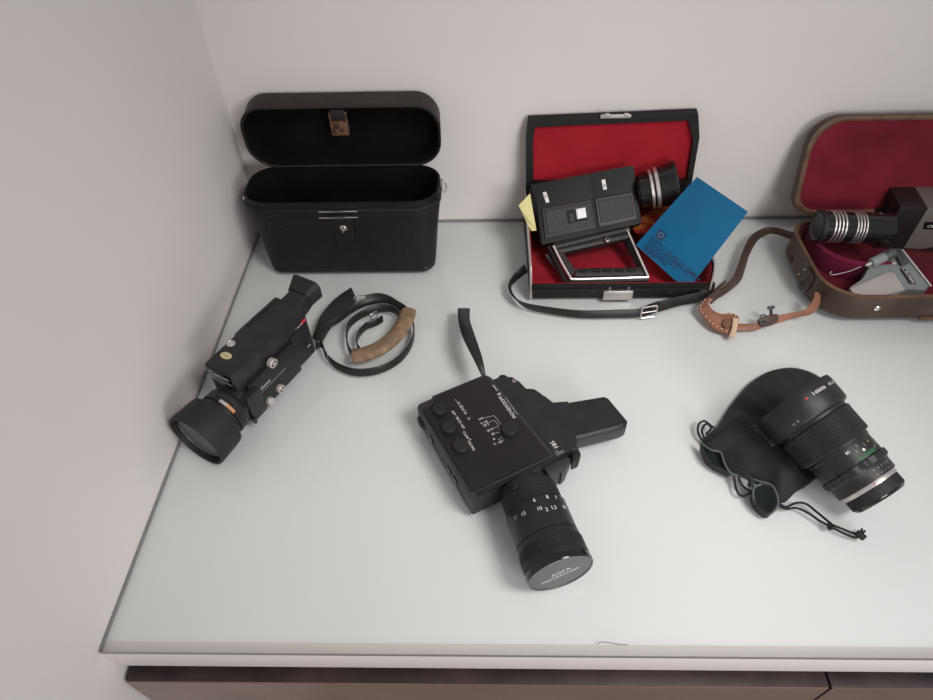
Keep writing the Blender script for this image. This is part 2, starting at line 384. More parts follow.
# eyepiece
b = MB(FC); b.loft([[(x, .126, z) for x, z in rr(-.017, .012, .052, .080, .004)], [(x, .150, z) for x, z in rr(-.018, .011, .056, .081, .005)]], blk2, cap0=True, cap1=True); b.build('eyepiece', cc)
b = MB(FC); b.loft([[(x, .147, z) for x, z in rr(-.020, .012, .058, .083, .006)], [(x, .158, z) for x, z in rr(-.024, .015, .060, .087, .008)], [(x, .166, z) for x, z in rr(-.027, .018, .062, .090, .009)], [(x, .167, z) for x, z in rr(-.022, .014, .065, .086, .008)], [(x, .154, z) for x, z in rr(-.014, .006, .067, .079, .005)]], rub, cap0=True, cap1=True); b.build('eyecup', cc)
# lens: local axis towards the front
FL = FC @ frame((.0110, -.004, .0350), (0, 0, 1), Z=(0, -1, 0))
b = MB(FL)
b.lathe([(.019, -.010), (.0205, .000), (.0265, .004), (.0280, .007), (.0280, .011), (.0265, .013)], blk2); b.build('lens_mount', cc)
b = MB(FC); b.box(.022, .034, -.002, .020, .010, .050, blk2, .002); b.box(.024, .037, -.005, -.001, .010, .020, blkgl, .001); b.build('mount_block', cc)
b = MB(FL)
b.lathe([(.0265, .012), (.0270, .0145), (.0284, .015), (.0284, .019), (.0265, .0195), (.0265, .026), (.029, .029)], blk, mats=[blk, blk, blk, blk, blk, blk]); 
for a0, a1, mm in ((-.55, -.2, silver), (-.95, -.55, orangep)):
    n = 10
    b.loft([[(.0288 * math.cos(a0 + (a1 - a0) * k / n), .0288 * math.sin(a0 + (a1 - a0) * k / n), h) for k in range(n + 1)] for h in (.0153, .0192)], mm, closed=False)
b.build('lens_barrel', cc)
b = MB(FL)
b.lathe([(.028, .026), (.0345, .0275), (.0355, .032), (.0372, .059), (.0368, .062), (.0344, .062), (.0332, .055), (.029, .054)], rub, 64, cap0=True, cap1=False); b.build('lens_hood', cc)
b = MB(FL); b.lathe([(.0328, .051), (.0312, .0555), (.0285, .057), (.028, .0555)], blkgl, 64, mats=[blk, blkgl, capm]); b.text('C', .012, lambda u, v: (u, v, .0559), greyd); b.build('lens_cap', cc)
# top details, side dials
q = on(FC, 231, 343.5, 2, .0825); b = MB(FC @ Matrix.Translation((q.x, q.y, .0815))); b.lathe([(.0052, 0), (.0052, .0014), (.0040, .0020), (.0035, .0012), (.0022, .0012), (.0016, .0022)], silver, 24); b.build('accessory_screw', cc)
q = on(FC, 226, 355.5, 2, .0825); b = MB(FC @ Matrix.Translation((q.x, q.y, .0819))); b.add([(.0078 * math.cos(t), .0048 * math.sin(t), .0004) for t in [2 * PI * k / 28 for k in range(28)]], [tuple(range(28))], gold)
b.text('oooo', .0042, lambda u, v: (u, v, .0006), goldd); b.build('oval_sticker', cc)
FS = FC @ frame((.0265, 0, 0), (0, 1, 0), Z=(1, 0, 0))   # local x = backwards, y = up, z = out of the side
for px, py, r in ((273.5, 363.5, .0062), (281.6, 389, .0056), (271.4, 401.6, .0053)):
    q = on(FS, px, py, 2, .004); b = MB(FS @ Matrix.Translation((q.x, q.y, 0)))
    if r == .0053: b.lathe([(r, -.001), (r, .004), (r * .85, .005), (r * .3, .0042)], alum, 30)
    else: b.lathe([(r, -.001), (r, .0045), (r * .82, .0055), (r * .62, .0052), (r * .62, .0028), (r * .38, .0028), (r * .38, .0055), (r * .2, .006)], alum, 30, mats=[alum, alum, alum, blkgl, blkgl, alum, alum])
    b.build('side_dial', cc)
q = on(FS, 266, 379, 2, .0006)
b = MB(FS)
q1 = on(FS, 262, 390.5, 2, .0005); q2 = on(FS, 288, 366, 2, .0005); a = math.atan2(q2.y - q1.y, q2.x - q1.x); a=0
b.text('Canon', .0062, lambda u, v: (q1.x + .0075 - v * 0 + u, q1.y + .003 + v, .0005), white)
b.text('AUTO ZOOM 814 ELECTRONIC', .0032, lambda u, v: (q1.x + .0195 + u, q1.y - .0025 + v, .0005), dimw)
b.build('side_lettering', cc); b = MB(FS); q = on(FS, 299.5, 327, 2, -.004); b.text('1 8 24', .005, lambda u, v: (q.x + u, q.y + v, -.0052), white); b.text('36 S', .0045, lambda u, v: (q.x - .002 + u, q.y - .006 + v, -.0052), white)
b.build('counter_lettering', cc); b = MB(FS); q3 = on(FS, 315, 341, 2, -.003); b.text('ON', .004, lambda u, v: (min(q3.x, .117) + u, q3.y + .002 + v, -.0028), white)
b.build('switch_lettering', cc)
q = on(FS, 309.5, 315.5, 2, -.0045); b = MB(FS @ Matrix.Translation((min(q.x, .1215), q.y, -.0056))); b.box(-.0035, .0035, -.0025, .0025, 0, .0012, redp, .0003); b.build('red_button', cc)
q = on(FS, 300, 325, 2, -.0045); b = MB(FS @ Matrix.Translation((q.x, q.y - .001, -.0066))); b.box(-.008, .008, -.008, .006, 0, .0012, blkgl, .0004); b.build('counter_window', cc)

# ------------------------------------------------------------------ 3. coiled neck strap with suede pad
ns = thing('neck_strap', 'coiled black leather strap with a worn tan pad beside the left camera', 'strap', at(375, 335, 0))
def standing(b, pts, h=.012, z0=.0008, th=.002, m=straps, lean=0.0, n=8):
    A = [at(p[0], p[1], (p[2] if len(p) > 2 else z0)) for p in pts]
    B = [a + Vector((0, lean, h)) for a in A]
    return b.strip(A, B, th, m, n)
b = MB(); standing(b, [(316, 350), (322, 348), (327, 360), (338, 370), (356, 376), (378, 374), (397, 365), (409, 352), (414, 338), (412, 322), (405, 312)], h=.010, lean=.004)
b.build('strap_band', ns)
b = MB(); standing(b, [(316, 341), (326, 331), (340, 322), (352, 313), (366, 306), (384, 303), (400, 309), (408, 316)], h=.009, lean=.005, z0=.005); b.build('strap_band', ns)
b = MB(); standing(b, [(400, 330), (399, 318), (390, 312), (376, 313), (362, 318), (350, 328), (347, 340), (349, 352), (356, 362)], h=.010, lean=.004, z0=.0035); b.build('strap_band', ns)
b = MB(); standing(b, [(383, 322), (376, 326), (366, 330), (358, 340), (358, 350), (364, 358)], h=.010, lean=.003, z0=.001); b.build('strap_band', ns)
b = MB(); b.strip([at(a, c, z) for a, c, z in ((312, 338, .006), (320, 317, .014), (334, 300, .016), (351, 287.5, .014))], [at(a, c, z) for a, c, z in ((322, 343, .002), (331, 328, .008), (344, 313, .010), (357, 301, .008))], .003, straps); b.build('strap_band', ns)
b = MB(); b.strip([at(a, c, z) for a, c, z in ((365, 295, .012), (379, 293, .012), (392, 297, .012), (402, 305, .013))], [at(a, c, z) for a, c, z in ((364, 303, .004), (379, 300, .004), (391, 303, .005), (400, 311, .006))], .0028, straps); b.build('strap_band', ns)
def buckle(b, c, ux, uy, w, h, r, m):
    c, ux, uy = Vector(c), Vector(ux).normalized(), Vector(uy).normalized()
    pts = [c + ux * x + uy * y for x, y in rr(-w, w, -h, h, min(w, h) * .3, 3)]
    b.tube(pts, r, m, 6, True); b.tube([c - ux * w, c + ux * w * .9], r * .8, m, 6); return b
b = MB(); buckle(b, at(360, 299.5, .010), (1, .15, 0), (0, .6, .8), .0075, .0055, .0008, chrome); b.build('buckle', ns)
b = MB(); buckle(b, at(327, 356, .008), (.5, -1, 0), (0, .3, .9), .005, .0048, .0007, chrome); b.build('buckle', ns)
b = MB(); buckle(b, at(374, 315.5, .012), (.7, .6, 0), (0, .4, .8), .005, .0045, .0007, chrome); b.build('buckle', ns)
cl = spline([at(a, c, .014) for a, c in ((352, 356), (364, 354.5), (380, 348), (393, 338), (403, 325), (409, 310))], 8); N = len(cl); loops = []
for k, p in enumerate(cl):
    t = (cl[min(k + 1, N - 1)] - cl[max(k - 1, 0)]).normalized(); s_ = t.cross(Vector((0, 0, 1))).normalized(); e = 1.0 if 1 < k < N - 2 else .9
    loops.append([p + s_ * (.0115 * e * math.cos(a)) + Vector((0, 0, .0055 * e * math.sin(a) + .004 * math.cos(a) * 0)) for a in [2 * PI * j / 14 for j in range(14)]])
b = MB(); b.loft(loops, padm, cap0=True, cap1=True); pad = b.build('shoulder_pad', ns, smooth=60)
b = MB(); b.tube([p + (cl[min(k + 1, N - 1)] - cl[max(k - 1, 0)]).normalized().cross(Vector((0, 0, 1))) * -.008 + Vector((0, 0, .0048)) for k, p in enumerate(cl)][1:-1], .0004, edge_l, 5); b.build('stitching', pad)

# ------------------------------------------------------------------ 4. big black cine camera lying on its side (centre)
FM = Matrix.Translation((.2834, -.4095, 0)) @ Matrix.Rotation(.49, 4, 'Z')   # x 0..0.103, y 0..-0.138, z up to 0.04
mc = thing('movie_camera', 'black movie camera with pistol grip lying on its side in the middle', 'movie camera', FM @ Vector((.05, -.07, 0)))
b = MB(FM)
b.prism([(.0, -.004), (.003, -.0005), (.020, 0), (.022, .003), (.088, .003), (.094, 0), (.0965, -.006), (.103, -.134), (.101, -.138), (.002, -.138), (.0, -.136)], .004, .0385, greyp, r=.002)
b.prism([(.024, -.002), (.086, -.001), (.091, -.004), (.099, -.131), (.004, -.131), (.003, -.012), (.018, -.010)], .0380, .0405, brownish, r=.0012)
b.build('camera_body', mc)
b = MB(FM); b.box(.008, .095, -.128, -.008, .0004, .0045, blk, .001); b.build('battery_cover', mc)
b = MB(FM); b.box(.006, .102, -.139, -.1345, .036, .0405, brownish, .001); b.build('front_trim', mc)
# knobs on the top face
for px, py, r in ((439.3, 408, .0078), (448.6, 426, .0080), (460.7, 444.5, .0085), (509.3, 427.5, .0092)):
    q = on(FM, px, py, 2, .046); b = MB(FM @ Matrix.Translation((q.x, q.y, .0400)))
    b.lathe([(r, 0), (r, .0052), (r * .9, .0064), (r * .5, .0066)], rub, 36, ripple=((0, 1), lambda j: .0003 * (j % 2)))
    b.build('control_knob', mc)
# thumb wheels on the left side
for px, py in ((422.6, 424), (430.6, 438.5), (448.6, 471), (455, 484)):
    FMs = FM @ frame((0, 0, 0), (0, -1, 0), Z=(-1, 0, 0))
    q = on(FMs, px, py, 2, .001); b = MB(FM @ Matrix.Translation((0, -q.x, .020))); b.cyl(.0062, -.002, .0014, blkgl, F=Matrix.Rotation(-PI / 2, 4, 'Y') , seg=24); b.build('thumb_wheel', mc)
b = MB(FM); b.lathe([(.0085, -.002), (.0080, .0015), (.005, .0028)], rub, 24, F=Matrix.Translation((-.0002, -.012, .018)) @ Matrix.Rotation(-PI / 2, 4, 'Y')); b.build('release_button', mc)
# grip plate on the right
def top(px, py, z): q = on(FM, px, py, 2, z); return (q.x, q.y)
plate = [top(a, c, .036) for a, c in ((490, 380), (501, 376.5), (512, 376.5), (520, 381.5), (526, 388), (534, 388.5), (541, 393), (553, 403), (568, 401.5), (577, 438.5), (577.5, 447.5), (569, 449), (560, 456), (551, 461))]
b = MB(FM); b.prism(plate, .008, .036, blk2, r=.0018); b.build('grip_housing', mc)
grip = [top(a, c, .034) for a, c in ((543, 397), (553, 403), (568, 401.5), (604, 395.5), (609, 397.5), (628, 420), (627, 424.5), (622, 427.5), (580, 438), (560, 441))]
b = MB(FM); b.prism(grip, .010, .0345, blk2, r=.006, seg=4); b.build('pistol_grip', mc)
b = MB(FM); b.prism([top(a, c, .034) for a, c in ((543.5, 396), (552, 405), (560, 407.5), (568, 407), (568, 402), (553, 403.2))], .0345, .0355, blk, r=.0003); b.build('grip_inlay', mc)
q = on(FM, 514.2, 380.6, 2, .037); b = MB(FM @ Matrix.Translation((q.x, q.y, .0362))); b.lathe([(.0022, -.0004), (.0022, .0005), (.0013, .0006), (.0012, 0)], alum, 20, cap1=True, mats=[alum, alum, blk]); b.build('screw', mc)
q = on(FM, 503, 379, 2, .030); b = MB(FM @ Matrix.Translation((q.x, q.y, .012))); b.cyl(.006, 0, .020, rub); b.build('strap_post', mc)
b = MB(FM)   # front lower pieces beside the lens
b.box(.086, .1085, -.150, -.136, .006, .034, greyp, .003); b.prism([top(a, c, .030) for a, c in ((556, 461), (565, 456), (571, 458), (566, 470), (562, 474), (556, 470))], .006, .030, greyp, r=.002)
b.build('front_block', mc)
b = MB(FM); b.prism([top(a, c, .026) for a, c in ((571, 451), (578, 447), (581, 454), (579, 460), (572, 463))], .010, .027, rub, r=.003, seg=3); b.build('trigger', mc)
# printed scales
b = MB(FM); Z_ = .0408
def mprint(st, px, py, size, rot, m=white):
    q = on(FM, px, py, 2, Z_); b.text(st, size, lambda u, v: (q.x + u, q.y + v, Z_), m, rot=rot)
RL = PI / 2
mprint('MOVEXOOM', 507.5, 407, .0060, RL); mprint('6', 499, 394, .0070, RL); mprint('sound', 495, 388, .0040, RL); mprint('AUTOMATIC ZOOM', 511.5, 406, .0030, RL, dimw)
for st, px, py in (('24 . 9 .', 459, 406), ('18 . R', 463, 413), ('- OFF', 453, 415), ('ON 12 MK', 459, 424), ('AUTO', 464.5, 436.5), ('MACRO', 470, 447), ('x', 468.5, 441), ('O', 467.5, 420)):
    mprint(st, px + 1.5, py - 1.5, .0040, RL)
for k, (st, px, py) in enumerate((('min', 481, 418.5), ('9 1,8', 484, 422.5), ('18 2', 486, 425), ('24 3', 490, 430), ('36', 493, 434), ('A', 494, 439), ('T - W', 498, 443))): mprint(st, px, py, .0040, 0)
def mline(P):
    P = [on(FM, x, y, 2, Z_) for x, y in P]
    for a, c in zip(P, P[1:]):
        d = (c - a); d.z = 0; n = Vector((-d.y, d.x, 0)).normalized() * .00028
        b.add([(a.x - n.x, a.y - n.y, Z_), (c.x - n.x, c.y - n.y, Z_), (c.x + n.x, c.y + n.y, Z_), (a.x + n.x, a.y + n.y, Z_)], [(0, 1, 2, 3)], dimw)
mline([(484, 418), (494, 415.5), (502, 425.5)]); mline([(487, 423), (494, 420), (500, 427)]); mline([(492, 429), (497, 426.5), (500, 430)]); mline([(495, 433), (500, 432)]); mline([(498, 440), (502, 437)]); mline([(500, 443.5), (504, 439.5)])
mline([(455, 399), (463, 411), (466, 410)])
b.build('lettering', mc, norm=False); b = MB(FM)
Z_ = .0363
mprint('F8S', 554.5, 444.5, .0070, RL + .12); mline([(557, 450), (558, 453), (563, 450)]); mline([(555, 451), (557.5, 455), (564, 451.5)])
b.build('grip_lettering', mc, norm=False)
# lens
A0 = FM @ Vector((.0580, -.1500, .0330)); pf = on(FM, 560.5, 573, 2, .0335); A1 = FM @ Vector((pf.x, pf.y, .0335))
b = MB(FM); b.lathe([(.020, 0), (.020, .022)], blk2, 40, F=Matrix.Translation((.057, -.135, .0205)) @ Matrix.Rotation(PI / 2, 4, 'X')); b.build('lens_mount', mc)
FZ = axis_frame(A0, A1); LL = (A1 - A0).length
b = MB(FZ); R = .0325
b.lathe([(.025, -.002), (.0265, .001), (.0275, .005), (.0290, .006)], blk2, 56); b.build('lens_neck', mc)
def ribs(j): return -.0005 * (j % 2)
b = MB(FZ); k0 = .006; n_ = 9; pr = [(.0290, k0)]
for i in range(n_): pr += [(.0300, k0 + .0025 * i + .0005), (.0300, k0 + .0025 * i + .0018), (.0294, k0 + .0025 * i + .0022)]
b.lathe(pr, rub, 96, ripple=(tuple(range(1, len(pr))), ribs)); b.build('zoom_ring', mc)
b = MB(FZ); e0 = pr[-1][1]; e1 = LL - .026
b.lathe([(.0308, e0), (.0315, e0 + .001), (.0315, e1 - .008), (.0305, e1 - .0075), (.0305, e1 - .006), (.0318, e1 - .0055), (.0318, e1)], blk2, 72)
def cylp(r, h, a): return lambda u, v: (r * math.cos(a + u / r), r * math.sin(a + u / r), h + v)
def cylq(r, h, a): return lambda u, v: (r * math.cos(a - u / r), r * math.sin(a - u / r), h - v)
for st, a, h in (('6', .15, e0 + .004), ('8', -.28, e0 + .004), ('7', -.6, e0 + .005), ('10', .1, e0 + .014), ('1,5', -.35, e0 + .016), ('15', .62, e0 + .012), ('20', .95, e0 + .010), ('40', -.8, e0 + .015), ('2', -.1, e0 + .017)):
    b.text(st, .0056, cylq(.0322 if h > e1 - .008 else .0319, h, a), white if abs(a) < .9 else dimw)
b.build('focus_scale', mc)
b = MB(FZ); pr = [(.0318, e1)]
for i in range(4): pr += [(.0328, e1 + .0025 * i + .0005), (.0328, e1 + .0025 * i + .0018), (.0322, e1 + .0025 * i + .0022)]
b.lathe(pr + [(.0328, e1 + .012), (.0330, LL - .001), (.0325, LL)], rub, 96, ripple=(tuple(range(1, len(pr))), ribs)); b.build('focus_ring', mc)
b = MB(FZ); b.lathe([(.0332, LL - .006), (.0334, LL - .0005), (.0325, LL + .001), (.0312, LL + .001), (.0308, LL + .0002)], blkgl, 72, mats=[blkgl, blkgl, blkgl, capm])
b.text('AGFA', .0075, lambda u, v: (v + .003 + .35 * u, -u + .35 * v, LL + .0006), white); b.text('MOVEXOOM', .0062, lambda u, v: (v - .005 + .35 * u, -u + .35 * v, LL + .0006), white); b.build('lens_cap', mc)
b = MB(FZ); b.lathe([(.0026, .0285), (.0026, .0335), (.0014, .0345)], blkgl, 18, F=Matrix.Translation((0, 0, .012)) @ Matrix.Rotation(.55, 4, 'Z') @ Matrix.Rotation(PI / 2, 4, 'Y')); b.build('zoom_pin', mc)
b = MB()
b.strip([at(a, c, z) for a, c, z in ((482, 377, .030), (474, 360, .040), (463, 338, .038), (458.5, 322, .028), (457.5, 309, .016))], [at(a, c, z) for a, c, z in ((486, 377, .030), (482, 357, .040), (474, 333, .038), (470, 320, .028), (470, 309, .016))], .0030, straps)
b.strip([at(a, c, z) for a, c, z in ((457.8, 309, .016), (457.8, 312, .009), (460, 325, .012), (466, 342, .024), (477, 365, .030))], [at(a, c, z) for a, c, z in ((470, 309, .016), (469.6, 312, .009), (469, 326, .012), (474, 341, .024), (483, 365, .030))], .0015, straps)
b.build('wrist_strap', mc)

# ------------------------------------------------------------------ 5. black case lined in red
rc = thing('camera_case', 'open black case lined with red velvet, between the two other cases', 'case', (.55, -.1, 0))
xl, xr = .427, .678
# end panels (profile in y, z)
prof = [(-.191, .001), (-.189, .020), (-.181, .0455), (-.160, .051), (-.09, .058), (-.010, .066), (-.006, .055), (-.006, .001)]
for xx, lean in ((xl, -.002), (xr - .004, .003)):
    for nm, o1, o2, m in (('end_panel', 0, .004, leath), ('panel_lining', .0042 if xx == xl else -.0012, .0052 if xx == xl else -.0002, redv)):
        b = MB(); ins = 0 if nm == 'end_panel' else .003
        L = []
        for xo in (o1, o2): L.append([(xx + xo + lean * max(0, z) / .05, y + (ins if y < -.1 else -ins), z - (ins if z > .02 else -ins * .5)) for y, z in prof])
        b.loft(L, m, cap0=True, cap1=True); b.build(nm, rc)
    b = MB(); b.tube(spline([(xx + .002 + lean * z / .05, y, z) for y, z in prof[:6]], 4), .0018, chrome if False else silver, 8); b.build('metal_edging', rc)
b = MB(); b.box(xl, xr, -.190, -.008, .0004, .004, leath, .0005); b.box(xl + .002, xr - .002, -.191, -.1865,   .001, .0250, leath, .0012); b.box(xl + .003, xr - .003, -.1925, -.190, .0145, .0185, brownish, .0008)
b.box(xl + .002, xr - .002, -.0105, -.005, .001, .066, leath, .001); b.build('tray', rc)
b = MB(); b.box(xl + .004, xr - .004, -.1862, -.011, .0042, .0062, redv, .0005); b.box(xl + .004, xr - .004, -.1864, -.1845, .004, .0240, redv, .0005); b.box(xl + .004, xr - .004, -.0130, -.0108, .004, .063, redv, .0005)
b.box(.60, .665, -.085, -.035, .006, .040, redv, .004); b.build('tray_lining', rc)
# lid, leaning on the wall
def lp(px, py, y): return at(px, py, y=y)
LB0, LB1 = Vector((.4275, -.030, .066)), Vector((.6735, -.030, .066)); LT0, LT1 = lp(527, 122, -.018), lp(698.5, 115, -.018)
LT0 = Vector((.4255, -.018, LT0.z)); M0 = Vector((.4235, -.024, .150)); M1 = Vector((.6680, -.024, .152))
back = Vector((0, .013, .003))
out = [LB0, LB1, M1, LT1, LT0, M0]
def inset(P, d, up=None):
    c = sum(P, Vector()) / len(P); return [p + Vector((math.copysign(d, c.x - p.x), 0, math.copysign(d if not up else up, c.z - p.z) if abs(c.z - p.z) > .03 else 0)) for p in P]
inn = [LB0 + Vector((.010, 0, .020)), LB1 + Vector((-.009, 0, .020)), M1 + Vector((-.008, 0, -.004)), LT1 + Vector((-.012, 0, -.008)), LT0 + Vector((.010, 0, -.008)), M0 + Vector((.010, 0, -.004))]
b = MB(); b.loft([[p + back for p in out], out, inn, [p + back * .45 for p in inn]], leath, cap0=True, cap1=False); b.build('lid', rc, smooth=20)
b = MB(); b.loft([[p + back * .15 for p in inn], [p + back * .42 for p in inn]], redv, cap1=True); b.build('lid_lining', rc, smooth=20)
c0 = lp(616.5, 116.8, -.0195); b = MB(Matrix.Translation(c0)); b.box(-.022, .020, -.001, .003, -.002, .0025, silver, .0008)
for s_ in (-1, 1): b.box(s_ * .013 - .003, s_ * .013 + .003, -.002, .002, .001, .0048, silver, .0008)
b.build('lid_latch', rc)
c0 = at(618.5, 294, z=.010); c0.y = -.1925; b = MB(Matrix.Translation((c0.x, -.1935, .0085)) @ Matrix.Rotation(-.25, 4, 'X'))
b.box(-.0215, .0195, -.0035, .0, -.0065, .0075, silver, .0008)
for s_ in (-1, 1): b.lathe([(.0018, -.003), (.0018, .003), (.001, .0036)], chrome, 12, F=Matrix.Translation((s_ * .013, -.0005, .0095)))
b.build('latch', rc)
# strap round the front
b = MB()
up_ = [(524.5, 264, .030), (517, 271, .022), (511, 279, .016), (508.5, 286, .013), (511, 294, .0125), (522, 302, .0125), (545, 306.5, .012), (580, 310.3, .012), (620, 309.5, .012), (640, 308.5, .012), (652, 303, .012), (676, 297, .013), (695, 293, .014), (707, 290, .014)]
lo_ = [(528, 272, .020), (521, 277, .012), (513, 284, .005), (511, 289, .002), (515, 297, .001), (526, 308, .001), (548, 313.5, .001), (580, 318, .001), (620, 318, .001), (640, 317, .001), (655, 313, .001), (678, 306, .001), (697, 302, .002), (708, 298, .003)]
b.strip([at(*p) for p in up_], [at(*p) for p in lo_], .0025, straps)
b.strip([at(*p) for p in ((690, 296, .012), (702, 290, .015), (709, 285, .022), (711, 279, .028))], [at(*p) for p in ((692, 303, .002), (706, 299, .003), (713, 292, .008), (715, 284, .016))], .0025, straps)
st = b.build('strap', rc)
cb = at(649, 312, .008); b = MB(); buckle(b, cb, (1, .1, .1), (.1, .45, .75), .0105, .0075, .0011, silver); b.build('buckle', st)
b = MB(); b.strip([at(a, c, z) for a, c, z in ((648, 307, .014), (654, 303, .016), (659, 301, .016))], [at(a, c, z) for a, c, z in ((654, 309, .012), (658, 306, .014), (661, 304, .014))], .0025, straps); b.build('strap_tip', st)

# ------------------------------------------------------------------ 6. cine camera in the red case
z1 = .078
A, B, T = at(536.4, 205.3, .076), at(541, 245, .040), at(529.6, 185, y=-.043)
A2, B2, T2 = at(636, 188, .090), at(642.5, 223, .056), at(634, 165, y=-.043)
rcam = thing('movie_camera', 'black movie camera with chrome-edged folding handle lying in the red-lined case', 'movie camera', (.55, -.11, .0065))
def sect(A, B, T):
    K = T + Vector((0, .004, -.024)); Q = K + Vector((0, -.004, -.028)); Bb = B + Vector((0, .018, -.020)); Qb = Vector((Q.x, Q.y - .01, Bb.z + .002))
    return [B, A, T, K, Q, Qb, Bb, B + Vector((0, .006, -.008))]
s0, s1 = sect(A, B, T), sect(A2, B2, T2)
def lerpl(a, b, t): return [p.lerp(q, t) for p, q in zip(a, b)]
ctr = lambda L: sum(L, Vector()) / len(L)
def shrink(L, k): c = ctr(L); return [c.lerp(p, k) for p in L]
b = MB(); jt = .56
def groove(t, k): return shrink(lerpl(s0, s1, t), k)
b.loft([groove(0, .93), groove(.012, 1), groove(jt - .006, 1), groove(jt, .985), groove(jt + .006, 1), groove(.985, 1), groove(1, .93)], mat('matt black shell', (.007, .007, .0075), .5, bump=.25, bscale=1500, spec=.25), cap0=True, cap1=True)
b.build('camera_body', rcam, smooth=30)
n0 = (A2 - A).cross(B - A).normalized(); n0 = n0 if n0.dot(CAM - A) > 0 else -n0
def side(u, v, h=0.0): return (A.lerp(A2, u)).lerp(B.lerp(B2, u), v) + n0 * h
nt_ = (T2 - T).cross(A - T).normalized(); nt_ = nt_ if nt_.dot(CAM - T) > 0 else -nt_
def tops(u, v, h=0.0): return (T.lerp(T2, u)).lerp(A.lerp(A2, u), v) + nt_ * h
def panel(nm, u0, u1, v0, v1, h0, h1, m, parent, fn=side, bev=.02):
    b = MB(); du = bev * .3; dv = bev
    b.loft([[fn(u0, v0, h0), fn(u1, v0, h0), fn(u1, v1, h0), fn(u0, v1, h0)], [fn(u0, v0, h1 * .8), fn(u1, v0, h1 * .8), fn(u1, v1, h1 * .8), fn(u0, v1, h1 * .8)], [fn(u0 + du, v0 + dv, h1), fn(u1 - du, v0 + dv, h1), fn(u1 - du, v1 - dv, h1), fn(u0 + du, v1 - dv, h1)]], m, cap1=True)
    return b.build(nm, parent, smooth=20)
panel('side_frame', .045, .545, .10, .86, -.0005, .0022, brownish, rcam); panel('side_panel', .075, .525, .18, .78, .0015, .0032, greyp, rcam)
panel('side_frame', .575, .955, .10, .86, -.0005, .0022, brownish, rcam); panel('side_panel', .60, .935, .18, .78, .0015, .0032, greyp, rcam)
panel('switch_recess', .285, .475, .30, .62, .0022, .0042, blkgl, rcam); panel('slide_switch', .375, .468, .30, .56, .0030, .0062, paperw, rcam, bev=.04); panel('slide_switch', .292, .352, .36, .60, .0030, .0052, greyp, rcam, bev=.04)
for u in (.115, .695):
    tg = panel('size_tag', u - .018, u + .018, .50 if u < .5 else .42, .98 if u < .5 else .86, .0002, .0034, white, rcam, tops, bev=.03)
    b = MB(); b.text('8', .006, lambda p, q: tops(u + p / .15, .72 - q / .03, .0037), ink); b.build('tag_print', tg, norm=False)
# lens
L0 = ctr(s1) + Vector((0, -.004, .003)); Lc = at(648, 189.5, .086); L1 = at(676, 183.5, .096)
FQ = axis_frame(Lc, L1); ln = (L1 - Lc).length
K = 1.22
def kp(P): return [(r * K, h) for r, h in P]
b = MB(FQ); b.lathe(kp([(.017, -.016), (.020, -.012), (.021, .0), (.022, .002), (.0235, .0025), (.0235, .006), (.022, .0065), (.022, .009), (.0245, .0095), (.0248, .014), (.0235, .0145), (.0235, .017)]), blkgl, 56, mats=[blkgl, blkgl, blkgl, silver, silver, silver, blkgl, silver, silver, silver, blkgl]); b.build('lens_barrel', rcam)
b = MB(FQ); b.lathe(kp([(.0235, .017), (.0262, ln - .006), (.0268, ln - .004), (.0268, ln), (.0250, ln + .0005), (.0235, ln - .004)]), blkgl, 64, mats=[blkgl, blkgl, rub, rub, rub]); b.build('lens_hood', rcam)
b = MB(FQ); b.lathe(kp([(.0240, ln - .008), (.0240, ln - .005), (.017, ln - .0035)]), lensgl, 40); b.build('front_glass', rcam)
# folding handle
H = lambda px, py, z: at(px, py, z)
hb = [(552, 246, .038), (569, 281, .022), (571, 283, .0215), (650, 278, .024), (630, 231, .040)]
b = MB()
def bar(P, w, m, b):
    b.tube([H(*p) for p in P], w, m, 10); return b
bar([(549, 247, .034), (566, 283, .017)], .0045, brownish, b); bar([(566, 283, .017), (648, 279, .019)], .0048, brownish, b); bar([(645, 275, .020), (624, 233, .036)], .0060, blk, b); bar([(553, 248, .034), (628, 229, .042)], .0085, brownish, b); bar([(556, 252, .032), (628, 236, .039)], .0070, brownish, b)
b.strip([H(556, 250, .036), H(572, 276, .023)], [H(561, 250, .035), H(577, 272, .022)], .004, greyp, 4)
b.strip([H(575, 277, .022), H(647, 276, .022)], [H(577, 269, .024), H(640, 268, .025)], .006, greyp, 6)
b.build('handle', rcam)
b = MB(); b.tube(spline([H(*p) for p in ((553.5, 246, .0405), (560, 259, .034), (570, 276.5, .0275), (573, 279, .0265), (600, 278.6, .0265), (648.5, 277.2, .0265))], 6), .0017, polish, 8); b.tube([H(648.5, 277.2, .0265), H(638, 254, .037), H(627, 229.5, .046)], .0016, polish, 8)
b.tube([H(553.5, 245, .041), H(583, 237, .044)], .0007, polish, 6); b.build('chrome_trim', rcam)
b = MB(); 
for k in range(5): b.tube([H(580 + k * 12, 270.5 - .3 * k, .029), H(588 + k * 12, 270.2 - .3 * k, .029)], .0022, blkgl, 8)
b.build('finger_grip', rcam)
q = H(607.5, 239.5, .047); b = MB(frame(q, (1, 0, 0), Z=(0, -.5, .85))); b.lathe([(.0032, -.004), (.0032, 0), (.002, .0008), (.0016, -.0004)], silver, 20, mats=[silver, silver, blkgl]); b.build('hinge_screw', rcam)
b = MB(); b.strip([H(545, 255, .026), H(556, 270, .020), H(561, 278, .016)], [H(553, 255, .024), H(562, 268, .018), H(565, 277, .015)], .004, greyd, 4); b.build('folding_lever', rcam)

